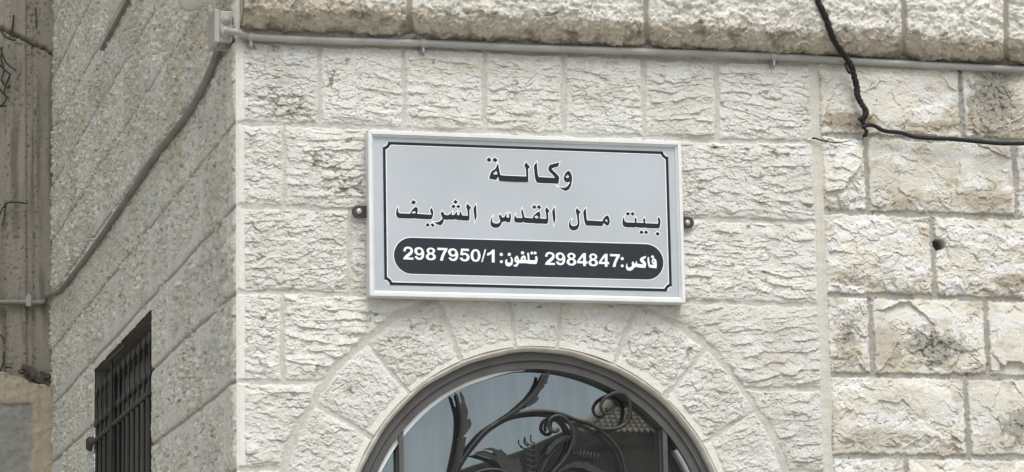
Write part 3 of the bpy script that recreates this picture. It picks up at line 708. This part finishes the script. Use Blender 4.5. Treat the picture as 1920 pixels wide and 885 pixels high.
ROW2c = glyphs([
 [(305,190),(335,230),(375,268),(340,300),(345,380),(352,460),(345,520),(310,580),(250,600),(190,585),(155,530),(160,460),(180,410),(205,395),(185,450),(195,500),(240,520),(290,510),(318,480),(315,420),(300,310),(275,245)],
 [(465,195),(470,280),(480,380),(490,415),(600,420),(760,430),(775,390),(810,345),(860,320),(885,370),(900,430),(885,480),(865,515),(830,500),(785,465),(765,515),(740,520),(600,512),(480,510),(455,490),(435,420),(418,300),(420,240)],
 [(805,405),(840,395),(855,430),(845,448)],
 [(1150,350),(1155,400),(1170,435),(1200,450),(1340,455),(1350,430),(1332,400),(1365,360),(1378,400),(1375,455),(1500,462),(1505,440),(1485,410),(1520,365),(1535,400),(1532,465),(1760,475),(1770,440),(1752,390),(1775,350),(1805,400),(1810,460),(1790,555),(1770,560),(1545,555),(1520,540),(1500,550),(1390,545),(1370,530),(1350,545),(1180,540),(1140,520),(1120,470),(1125,400)],
 [(1220,258),(1263,295),(1225,335),(1178,297)],[(1305,260),(1348,300),(1310,335),(1265,298)],[(1465,590),(1507,630),(1468,668),(1422,630)],[(1545,592),(1590,630),(1548,668),(1509,630)],[(1752,618),(1800,655),(1762,695),(1712,660)]], 1050, 370, 9.6)
ROW3 = glyphs([
 [(310,385),(335,395),(325,430),(345,455),(385,455),(405,430),(405,385),(385,350),(415,340),(440,380),(445,440),(430,490),(390,525),(340,530),(300,505),(285,455),(290,410)], crc(370,290,33),
 [(520,310),(550,340),(565,400),(600,400),(600,350),(640,315),(680,310),(700,340),(700,400),(740,405),(738,340),(725,270),(750,250),(770,280),(770,340),(780,405),(880,405),(895,380),(880,340),(920,320),(938,370),(930,430),(915,480),(800,480),(700,465),(560,465),(550,500),(510,540),(480,535),(440,500),(480,500),(510,480),(520,455),(480,440),(470,400),(480,350)],
 [(502,385),(522,372),(533,395),(515,408)],[(628,385),(650,362),(672,382),(650,398)], crc(635,258,33), crc(823,262,29), crc(888,262,29), crc(210,290,33), crc(212,435,30)], 920, 450, 10.667)
ROW3b = glyphs([
 crc(765,310,26), crc(765,430,24),
 [(845,385),(850,440),(870,460),(910,450),(930,420),(920,385),(945,350),(960,385),(985,390),(990,360),(1005,350),(1010,390),(1040,400),(1120,405),(1060,350),(1060,310),(1090,285),(1165,265),(1150,305),(1110,320),(1160,380),(1160,430),(1145,465),(1050,460),(1000,445),(960,460),(945,490),(900,515),(850,505),(825,465),(830,410)],
 [(1205,275),(1215,340),(1225,410),(1290,415),(1255,380),(1255,330),(1290,300),(1330,330),(1340,400),(1335,470),(1270,465),(1210,455),(1190,400),(1180,310)],
 [(1280,335),(1298,350),(1290,370),(1272,360)], crc(1268,281,25)], 1080, 450, 8.85)
for R_ in (ROW1, ROW2, ROW2b, ROW2c):
    shape('lettering', R_, M_print, PY-.0009, sign); shape('lettering_outline', R_, M_white, PY-.0004, sign, .0026)
# dark band with rounded ends
pl0 = PX(738.5, 478); pl1 = PX(1244, 496); pt = (PX(773, 443.5)[1]+PX(1210, 460)[1])/2; pb = (PX(776, 512)[1]+PX(1213, 525.7)[1])/2
def pill(g):
    r_ = (pt-pb)/2+g; zc_ = (pt+pb)/2; a = np.linspace(-math.pi/2, math.pi/2, 24)
    xa, xb = pl0[0]-g+r_, pl1[0]+g-r_
    return [(xb+r_*math.cos(t), zc_+r_*math.sin(t)) for t in a]+[(xa-r_*math.cos(t), zc_-r_*math.sin(t)) for t in a]
shape('number_band', [pill(0)], M_pill, PY-.0009, sign); shape('band_outline', [pill(.0030)], M_white, PY-.0004, sign)
shape('lettering', ROW3, M_white, PY-.0014, sign); shape('lettering', ROW3b, M_white, PY-.0014, sign)
DIG = {
 '2': [[(0,.36),(.05,.19),(.16,.06),(.36,0),(.60,0),(.82,.07),(.96,.22),(.96,.40),(.85,.57),(.62,.73),(.46,.84),(1,.84),(1,1),(0,1),(.04,.87),(.2,.70),(.5,.50),(.68,.37),(.73,.27),(.66,.18),(.48,.14),(.32,.18),(.25,.29),(.24,.38)]],
 '9': [[(.50,0),(.78,.08),(.95,.28),(1,.5),(.96,.75),(.80,.94),(.52,1),(.25,.96),(.08,.82),(.04,.74),(.28,.71),(.36,.81),(.50,.855),(.66,.79),(.74,.64),(.74,.56),(.62,.635),(.45,.66),(.2,.60),(.04,.44),(0,.31),(.06,.13),(.24,.03)],[(.49,.145),(.34,.19),(.27,.32),(.34,.46),(.49,.515),(.64,.46),(.71,.33),(.65,.20)]],
 '8': [[(.5,0),(.75,.05),(.91,.17),(.92,.30),(.85,.40),(.74,.46),(.90,.54),(1,.70),(.95,.86),(.76,.97),(.5,1),(.24,.97),(.05,.86),(0,.70),(.10,.54),(.26,.46),(.15,.40),(.08,.30),(.09,.17),(.25,.05)],[(.5,.13),(.35,.18),(.31,.27),(.36,.36),(.5,.40),(.64,.36),(.69,.27),(.65,.18)],[(.5,.54),(.34,.59),(.27,.70),(.34,.82),(.5,.87),(.66,.82),(.73,.70),(.66,.59)]],
 '7': [[(0,0),(1,0),(1,.15),(.80,.40),(.62,.72),(.55,1),(.26,1),(.34,.72),(.50,.42),(.68,.175),(0,.175)]],
 '5': [[(.15,0),(.93,0),(.93,.175),(.34,.175),(.30,.36),(.50,.31),(.78,.37),(.96,.55),(1,.68),(.93,.86),(.75,.96),(.47,1),(.18,.94),(.03,.80),(0,.73),(.27,.70),(.34,.81),(.48,.86),(.66,.80),(.73,.66),(.66,.52),(.48,.455),(.30,.53),(.05,.50)]],
 '0': [[(.5,0),(.78,.07),(.95,.27),(1,.5),(.95,.75),(.78,.94),(.5,1),(.22,.94),(.05,.75),(0,.5),(.05,.27),(.22,.07)],[(.5,.15),(.36,.2),(.29,.36),(.27,.5),(.29,.66),(.36,.80),(.5,.855),(.64,.8),(.71,.66),(.73,.5),(.71,.36),(.64,.2)]],
 '4': [[(.55,0),(.84,0),(.84,.63),(1,.63),(1,.80),(.84,.80),(.84,1),(.58,1),(.58,.80),(0,.80),(0,.64)],[(.58,.27),(.22,.63),(.58,.63)]],
 '1': [[(.72,0),(1,0),(1,1),(.62,1),(.62,.30),(.35,.43),(0,.50),(0,.32),(.4,.2),(.62,.06)]],
 '/': [[(.72,0),(1,0),(.28,1),(0,1)]]}
def digits(spec, xa, ytop, slope, hgt):
    L = []
    for ch, a_, b_ in spec:
        for lp in DIG[ch]:
            L.append([PX(a_+(b_-a_)*u_, ytop+slope*(a_+(b_-a_)*u_-xa)+hgt*v_) for u_, v_ in lp])
    return shape('number', [rnd(q) for q in L], M_white, PY-.0014, sign)
digits([(c_, 735+a_/9.143, 735+b_/9.143) for c_, a_, b_ in (('2',190,365),('9',380,552),('8',576,752),('7',777,948),('9',958,1134),('5',1158,1330),('0',1345,1517),('/',1528,1612),('1',1628,1758))], 755.8, 462.4, .0345, 24.0)
digits([('2',1021.7,1040.4),('9',1041.4,1059.8),('8',1062.0,1080.4)]+[(c_, 1080+a_/8.85, 1080+b_/8.85) for c_, a_, b_ in (('4',15,189),('8',203,363),('4',375,549),('7',562,726))], 1021.7, 472.3, .033, 24.2)
# border line with scooped corners
bx0 = (PX(720, 266)[0]+PX(723, 528)[0])/2; bx1 = (PX(1251, 290)[0]+PX(1257, 545)[0])/2
bz1 = (PX(740, 265)[1]+PX(1230, 289.5)[1])/2; bz0 = (PX(740, 531)[1]+PX(1230, 545)[1])/2
def border(g, rc=.0215):
    X0, X1, Z0, Z1 = bx0-g, bx1+g, bz0-g, bz1+g; L = []; r_ = rc-g
    for cx, cz, a0 in ((bx0-.004, bz0-.004, 90), (bx1+.004, bz0-.004, 180), (bx1+.004, bz1+.004, 270), (bx0-.004, bz1+.004, 0)):
        for k in range(9):
            a = rad(a0-90*k/8); L.append((min(max(cx+r_*math.cos(a), X0), X1), min(max(cz+r_*math.sin(a), Z0), Z1)))
    return L
shape('border_line', [border(.0048), border(-.0048)], M_print, PY-.0009, sign); shape('border_outline', [border(.0078), border(-.0078)], M_white, PY-.0004, sign)
# lugs that hold the sign
for (pa, pb_, py_, s) in ((660, 700, 396, -1), (1301, 1270, 418, 1)):
    xa, za = FW(pa, py_, .02); xb, zb_ = FW(pb_, py_, .02)
    rr_ = .0185; cxx = xa-s*rr_
    L = [(cxx+s*rr_*math.cos(t), za+rr_*math.sin(t)) for t in np.linspace(-math.pi/2, math.pi/2, 12)]+[(xb, za+rr_), (xb, za-rr_)]
    br = MB().prism(L, -.022, -.013).prism([(cxx+s*(rr_-.0045)*math.cos(t), za+(rr_-.0045)*math.sin(t)) for t in np.linspace(0, 2*math.pi, 20)[:-1]], -.0225, -.020).build('bracket', M_iron, sign)
    MB().lathe((cxx-s*.0035, -.012, za), (0, -1, 0), [(0, .009), (.011, .0095), (.0135, .008), (.0155, .0045), (.0155, .0)], 16).build('screw', M_screw, br)

# ================================================================== conduit along the front
pp = [(462, 68), (476, 69.5), (620, 76), (793, 81), (1000, 90), (1200, 96.5), (1450, 106), (1700, 120), (1905, 130), (2100, 138)]
path = smooth_path([F3(x, y, .024) for x, y in pp]+[(4.2, -.024, 3.89), (6.0, -.024, 3.885)], 6)
cp = tag(MB().tube(path, .0118, 14).build('conduit_pipe', M_pipe), 'grey conduit pipe running level under the bulging stone band', 'pipe')
def clip(px, py, parent, wd=.009):
    x, y, z = F3(px, py, .024); mb = MB()
    mb.ring(0, 0, [(.0122, -wd), (.0122, wd), (.0160, wd), (.0160, -wd)], rad(-60), rad(200), 24)
    v = [(x+b, y-c_*math.cos(.0)+0, z+a_) for a_, b, c_ in [(q[2], q[1], q[0]) for q in mb.v]]
    m2 = MB().add([(x+q[1], y-q[0]*.98+.002, z+q[2]) for q in mb.v], mb.f)
    m2.box(x-wd*.9, x+wd*.9, -.014, -.004, z-.034, z-.014).box(x-wd*.4, x+wd*.4, -.03, -.013, z-.030, z-.012)
    return m2.build('clip', M_pipe, parent)
for q in ((470, 69), (793, 81), (1450, 106)): clip(*q, cp)

# ================================================================== junction box on the corner
bx_ = .062; yb0 = .012
z_t = SW(420, 22, .03)[1]; z_b = SW(420, 80, .03)[1]
jb = empty('junction_box', (-.03, .08, z_b))
tag(jb, 'grey plastic junction box with round cable entries on the building corner', 'junction box')
zt_, zb2 = F3(420, 20)[2], F3(420, 80)[2]
def at_x(px, py, y): d = ray(px, py); t = (y-CAM[1])/d[1]; return CAM+t*d
xl, xr = at_x(404, 50, yb0)[0], at_x(438, 50, yb0)[0]
ztp, zbt = at_x(420, 20, yb0)[2], at_x(420, 78, yb0)[2]
MB().box(xl+.014, xr-.003, yb0, yb0+.125, zbt, ztp).build('box_body', M_box, jb, .004)
MB().box(xl-.004, xl+.0135, yb0-.003, yb0+.128, zbt-.003, ztp+.003).build('lid', M_box, jb, .003)
def gland(px, py, name, prof, axis_=(0, -1, 0)):
    q = at_x(px, py, yb0); return MB().lathe((q[0], yb0+.002, q[2]), axis_, prof, 24).build(name, M_box, jb)
gland(424.5, 36, 'cable_entry', [(0, .017), (.006, .0165), (.008, .0145), (.006, .013), (.009, .0105), (.012, .009), (.010, .006), (.013, .004), (.013, 0)])
gland(423.5, 61, 'cable_entry', [(0, .0185), (.007, .018), (.012, .015), (.016, .0125), (.016, 0)])
q = at_x(419, 80, yb0)
MB().lathe((q[0]+.004, yb0+.04, zbt+.001), (0, 0, -1), [(0, .0175), (.008, .017), (.012, .014), (.014, .010), (.014, 0)], 24).build('cable_entry', M_gland, jb)
g = at_x(424, 60, yb0); e = F3(470, 69, .024)
elb = smooth_path([(g[0], yb0, g[2]), (g[0]+.002, -.008, g[2]-.003), (g[0]+.010, -.022, g[2]-.006), (g[0]+.028, -.029, g[2]-.009), (g[0]+.05, -.027, (g[2]-.009)*.4+e[2]*.6), (e[0]-.004, -.024, e[2]), (e[0]+.010, -.024, e[2])], 6)
MB().tube(elb, .0112, 12).build('elbow', M_pipe, jb)

# ================================================================== flexible conduit down the side wall and on to the concrete wall
sp_ = [(414, 80), (408, 96), (395, 132), (371, 182), (341, 228), (292, 292), (241, 367), (191, 442), (141, 510), (112, 545)]
pts = [S3(x, y, .024) for x, y in sp_]
YB = 5.19
last = [tuple(at_x(x, y, YB)) for x, y in ((93, 564), (80, 567), (50, 567), (15, 567), (-40, 567))]
pts[-1] = (pts[-1][0], min(pts[-1][1], YB-.15), pts[-1][2])
lastx = [(-.03, YB-.06, last[0][2]+.015)]
sc = tag(MB().tube(smooth_path(pts+lastx+last[1:], 7), .0125, 12).build('conduit_pipe', M_hose), 'grey conduit sagging down the rough side wall from the corner junction box', 'pipe')
x, y, z = at_x(53, 567, YB)
MB().box(x-.012, x+.012, y-.020, y+.02, z-.020, z+.028).box(x-.006, x+.006, y-.02, y+.02, z+.028, z+.04).build('clip', M_pipe, sc)

# ================================================================== concrete wall beyond, plastered foot, twigs
CWY = 5.22
xs = axis(-4.5, -1.2, -.0, .0, .004); xs = np.append(np.arange(-1.0, .004, .004), .01); xs = np.r_[np.arange(-4.5, -1.0, .06), xs]
zs3 = axis(0, 3.0, 5.6, 7.4, .005)
X, Z = np.meshgrid(xs, zs3)
def bpx(px, py=300): return at_x(px, py, CWY)[0]
edges_ = [bpx(14), bpx(52), bpx(66)]
h = .0015*fbm(X/.02, Z/.2, 3, 501)+.003*fbm(X/.3, Z/.5, 3, 502)
for k, eX in enumerate(edges_):
    lean = (Z-4.2)*-.012
    h = h+(.012, -.007, .009)[k]*sstep(-.004, .004, X-eX-lean)-.006*np.exp(-((X-eX-lean)/.006)**2)
cl = at_x(10, 58, CWY); cr_ = at_x(100, 102, CWY)
zl = cl[2]+(X-cl[0])*(cr_[2]-cl[2])/(cr_[0]-cl[0])+.014*fbm(X/.03, X*0, 4, 503)
h = h+.012*sstep(-.01, .01, Z-zl)-.03*np.exp(-((Z-zl)/.007)**2)*(1+.9*fbm(X/.02, Z/.02, 2, 504))+.012*sstep(.1, .4, fbm(X/.018, Z/.018, 3, 511))*np.exp(-((Z-zl+.025)/.02)**2)
rough = sstep(.05, .3, fbm(X/.12, Z/.8, 3, 505))
h = h-.006*rough*sstep(.1, .4, fbm(X/.02, Z/.025, 3, 506))
c = np.array([.235, .217, .178])*(1+.25*fbm(X/.06, Z/.9, 3, 507)+.15*fbm(X/.03, Z/.03, 3, 508))[..., None]
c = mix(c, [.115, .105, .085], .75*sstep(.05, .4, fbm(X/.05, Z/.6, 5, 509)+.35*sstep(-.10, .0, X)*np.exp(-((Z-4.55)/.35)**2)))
c = mix(c, [.04, .037, .03], .8*sstep(.42, .52, fbm(X/.014, Z/.018, 3, 512)+.25*sum(np.exp(-((X-q_)/.012)**2) for q_ in edges_)))
c = mix(c, [.26, .245, .21], .5*sstep(.35, .5, fbm(X/.012, Z/.012, 3, 510))*rough)
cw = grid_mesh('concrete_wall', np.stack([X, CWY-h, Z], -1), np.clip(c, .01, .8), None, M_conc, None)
tag(cw, 'brownish board marked concrete wall closing the alley behind the side wall', 'wall')
PWY = 5.10
X, Z = np.meshgrid(np.r_[np.arange(-4.5, -1.0, .06), np.arange(-1.0, .004, .006)], np.r_[np.arange(0, 2.6, .05), np.linspace(2.6, 3.9, 260)])
zt = at_x(40, 712, PWY)[2]+.05*fbm(X/.15, X*0, 3, 520)-.22*X*0-(X-at_x(40, 712, PWY)[0])*.25
Zc = np.minimum(Z, zt)
zsplit = at_x(40, 757, PWY)[2]+.01*fbm(X/.06, X*0, 3, 521)
top = sstep(-.004, .004, Zc-zsplit); rgt = sstep(-.012, .012, X-at_x(62, 820, PWY)[0]+.03*fbm(X*0, Z/.12, 3, 522))
tb = np.maximum(top, rgt)
h = .008*tb+.006*fbm(X/.04, Zc/.04, 4, 523)+.004*fbm(X/.2, Zc/.2, 2, 524)
c = mix(np.array([.225, .225, .205])*(1+.15*fbm(X/.1, Z/.1, 3, 525))[..., None], np.array([.335, .295, .225]), tb)
c = c*(1+.14*fbm(X/.03, Z/.03, 4, 526)+.14*fbm(X/.2, Z/.15, 3, 527))[..., None]
c = mix(c, [.12, .11, .09], .7*sstep(.32, .5, fbm(X/.02, Z/.02, 4, 528)+.5*np.exp(-((Z-zt)/.012)**2)))
back = np.where(Z > zt, (Z-zt)*2.0, 0)
pw = grid_mesh('plastered_wall', np.stack([X, np.minimum(PWY-h+back, CWY+.1), Zc+np.where(Z > zt, .02*np.minimum(1, back*10), 0)], -1), np.clip(c, .01, .8), None, M_conc, None)
tag(pw, 'low grey plastered wall with a beige mortar cap at the foot of the concrete wall', 'wall')
def rock(cx, cy, cz, r_):
    bm = bmesh.new(); bmesh.ops.create_icosphere(bm, subdivisions=2, radius=r_)
    for v in bm.verts:
        n = random.uniform(.75, 1.2); v.co = Vector((v.co.x*1.3*n, v.co.y*n, v.co.z*.8*n))
    me = bpy.data.meshes.new('rubble_stone'); bm.to_mesh(me); bm.free()
    o = link('rubble_stone', me, M_rubble); o.location = (cx, cy, cz); o.rotation_euler = (random.random(), random.random(), random.random()*3)
    return tag(o, 'crumbled lump of masonry in the ragged gap above the low plastered wall', 'rubble', 'rubble stones above the low plastered wall')
for px, py, r_ in ((48, 690, .022), (58, 698, .03), (66, 706, .034), (74, 712, .03), (84, 706, .022), (40, 697, .016), (78, 700, .014), (52, 703, .014), (69, 718, .014)):
    q = at_x(px, py, CWY-.055); rock(*q, r_)
def twig(name, label, strokes, rr_=.0045, y=CWY-.03, group=None):
    mb = MB()
    for s_ in strokes: mb.tube(smooth_path([tuple(at_x(a, b, y-.01*k)) for k, (a, b) in enumerate(s_)], 5), rr_, 6)
    return tag(mb.build(name, M_twig), label, 'twig' if name == 'twig' else 'creeper', group)
twig('dry_creeper', 'tangle of dry black creeper stems on the concrete wall at the picture edge', [[(-2, 52), (8, 66), (20, 74), (30, 75)], [(-2, 85), (4, 100), (12, 118), (30, 132)], [(-2, 120), (10, 132), (20, 140)], [(4, 88), (2, 110), (8, 130), (2, 150)], [(18, 142), (8, 170), (12, 186), (0, 200)], [(2, 150), (14, 165), (18, 160)], [(-2, 165), (6, 175), (16, 184)], [(-2, 200), (12, 198)], [(22, 62), (25, 40), (26, 28)]])
twig('twig', 'thin black twig sticking out level from the concrete wall', [[(8, 382), (22, 379), (40, 380), (52, 382)], [(12, 382), (4, 392), (0, 402)], [(11, 384), (8, 408), (4, 423)]], .0042)
twig('twig', 'short upright black stick on the upper concrete wall above the crack', [[(66, 14), (68, 32), (68, 52)]], .0035)
twig('twig', 'curled black stem at picture edge just above the low plastered wall', [[(-2, 626), (6, 634), (8, 645)], [(8, 660), (6, 680), (-2, 700)], [(8, 690), (16, 688), (22, 690)]], .0045)

# ================================================================== things fixed to the side wall near the top
a, b = a_strip, b_strip
tag(MB().box(-.028, -.006, a[1], b[1], a[2]-.012, a[2]+.004).build('metal_strip', M_hose, None, .002), 'dark narrow metal strip lying along an upper course of the side wall', 'strip')
# pale housing of a wall fitting, seen from below
hz = empty('wall_fitting', S3(372, 0, .06)); tag(hz, 'pale beige tube shaped fitting on the side wall above the junction box', 'wall fitting')
def hp(px, py, off): return S3(px, py, off)
P0 = np.array(S3(351, 4, .10)); P1 = np.array(S3(420, -36, .10))
dirn = P1-P0; L_ = float(np.linalg.norm(dirn)); dirn = tuple(dirn/L_)
MB().lathe(P0, dirn, [(.0, .0), (.0, .026), (.012, .030), (.05, .033), (L_*.6, .034), (L_, .034), (L_, 0)], 28).build('housing', M_hous, hz)
MB().lathe(np.array(P0)-np.array(dirn)*.016, dirn, [(.0, .0), (.0, .022), (.004, .024), (.020, .0265), (.020, 0)], 28).build('end_cap', M_alu, hz)
MB().lathe(np.array(P0)+np.array(dirn)*.05, dirn, [(.0, .0335), (.0, .0346), (.006, .0349), (.006, .0335)], 28).build('ring', M_box, hz)
MB().box(-.105, -.004, P1[1]-.05, P1[1]+.03, P1[2]+.02, P1[2]+.05).build('mount', M_hous, hz)

# ================================================================== black cable
def cpt(px, py, off): return F3(px, py, off)
cab = [(1520, -40, .108), (1533, 0, .108), (1547, 30, .106), (1558, 62, .098), (1567, 82, .085), (1582, 103, .062), (1594, 120, .052), (1600, 138, .046), (1606, 162, .040), (1608, 180, .040), (1616, 196, .040), (1623, 208, .040), (1621, 219, .040), (1612, 224, .036)]
cpath = smooth_path([cpt(*q) for q in cab], 8)
n = len(cpath); rr0 = [.0098-.0018*(i/n)+.0016*math.sin(i*.9)*math.sin(i*.37+1) for i in range(n)]
bc = tag(MB().tube(cpath, rr0, 10).build('power_cable', M_black), 'thick black taped cable bundle hanging over the stone band and turning off thinner below', 'cable')
tw = MB()
for ph in (0, 2.1, 4.2):
    q = [np.array(p_)+.0078*np.array([math.cos(i*.55+ph), -.6*abs(math.sin(i*.55+ph)), .3*math.sin(i*.55+ph)]) for i, p_ in enumerate(cpath)]
    tw.tube(q, .0042, 6)
tw.build('strand', M_wire, bc)
kn = MB()
kn.tube(smooth_path([cpt(1585, 118, .05), cpt(1588, 128, .055), cpt(1592, 136, .055), cpt(1597, 134, .05), cpt(1598, 125, .045)], 5), .0045, 7)
kn.build('cable_knot', M_black, bc); kn = MB()
kn.tube(smooth_path([cpt(1612, 224, .036), cpt(1618, 226, .036), cpt(1618, 236, .036), cpt(1623, 243, .036), cpt(1625, 250, .032), cpt(1618, 256, .028)], 6), [.006+.002*math.sin(i) for i in range(31)], 8)
kn.build('cable_knot', M_black, bc)
thn = [(1618, 238, .036), (1628, 234, .036), (1640, 236, .036), (1650, 242, .036), (1662, 246, .036), (1690, 249, .037), (1712, 256, .037), (1740, 259, .037), (1790, 261, .037), (1840, 266, .037), (1880, 269, .037), (1930, 269, .037), (2100, 272, .037)]
MB().tube(smooth_path([cpt(*q) for q in thn], 6), .0072, 8).build('branch_cable', M_wire, bc)
wr = [(1523, 260, .012), (1528, 259, .014), (1540, 263, .016), (1555, 266, .022), (1568, 268, .024), (1582, 266, .024), (1597, 263, .024)]
tag(MB().tube(smooth_path([cpt(*q) for q in wr], 5), [.0034-.0024*i/30 for i in range(31)], 6).build('thin_wire', M_wire), 'short thin black wire lying across the seam left of the cable', 'wire')

# ================================================================== house across the street (seen in the glass)
GYP = .076
def mirror(px, py, Yp):                           # point across the street whose reflection is seen at px, py
    d = ray(px, py); t = (Yp-CAM[1])/d[1]; q = CAM+t*d; return np.array([q[0], 2*GYP-Yp, q[2]])
hs = empty('street_house', (2.5, -16.0, 0))
tag(hs, 'dark grey house with sloping roof edge across the street, reflected in the arched window', 'house')
YH = 16.0
poly = [mirror(890, 872, YH), mirror(980, 843, YH), mirror(1084, 797, YH), mirror(1124, 776, YH)]
xr_ = mirror(1500, 770, YH)[0]
pol = [(q[0], q[2]) for q in poly]; 
lo_ = [(pol[0][0]-6, pol[0][1]-2.2), (pol[0][0]-6, 0), (xr_+3, 0), (xr_+3, pol[-1][1])]
def skew_prism(poly, ya, yb, name, m):            # sheared so the side walls stay hidden in the reflection
    mb = MB().prism(poly, ya, yb); n = len(poly)
    mb.v = [(x+(.36*(ya-y)), y, z) for x, y, z in mb.v]
    return mb.build(name, m, hs)
skew_prism(pol+lo_[::-1], -YH+2*GYP, -YH-6, 'wall', M_house)
# upper storey set back to the right
u0, u1 = mirror(1128, 790, YH+2), mirror(1137, 728, YH+2)
skew_prism([(u1[0]-.12, 0), (u1[0]+7, 0), (u1[0]+7, u1[2]+.5), (u1[0]+.10, u1[2]+.5), (u1[0], u1[2]-.1), (u1[0]-.12, u0[2])], -YH-2+2*GYP, -YH-7, 'upper_storey', M_house)
# tiled canopy
ta, tb_ = mirror(1151, 771, YH-.2), mirror(1240, 771, YH-.2); tc_, td_ = mirror(1106, 800, YH-1.2), mirror(1260, 818, YH-1.2)
tm = MB(); NR, NC = 6, 60
xa0, xa1, ztop, zlow = ta[0], tb_[0]+2.5, ta[2], (mirror(1160, 815, YH-.75)[2])
yt, yl = ta[1], ta[1]+.55
for r_ in range(NR):
    t0, t1 = r_/NR, (r_+1.08)/NR; v = []; f_ = []
    for i in range(NC*6+1):
        s_ = i/(NC*6); bmp = .03*abs(math.sin(math.pi*NC*s_))
        for t in (t0, t1):
            xL = xa0-.42*t; xx = xL+(xa1-xL)*s_
            v.append((xx, yt+(yl-yt)*t, ztop+(zlow-ztop)*t+bmp+.02*(t == t1)))
    f_ = [(2*i, 2*i+1, 2*i+3, 2*i+2) for i in range(NC*6)]
    tm.add(v, f_)
tm.build('tiled_canopy', M_tile, hs)
MB().tube([(xa0-.05, yt, ztop+.06), (xa0-.45, yl, zlow+.06)], .04, 8).build('canopy_ridge', M_tile, hs)
MB().box(xa0-.3, xa1, yt-.05, yl-.05, zlow-.07, zlow-.02).build('canopy_beam', M_rtile, hs)
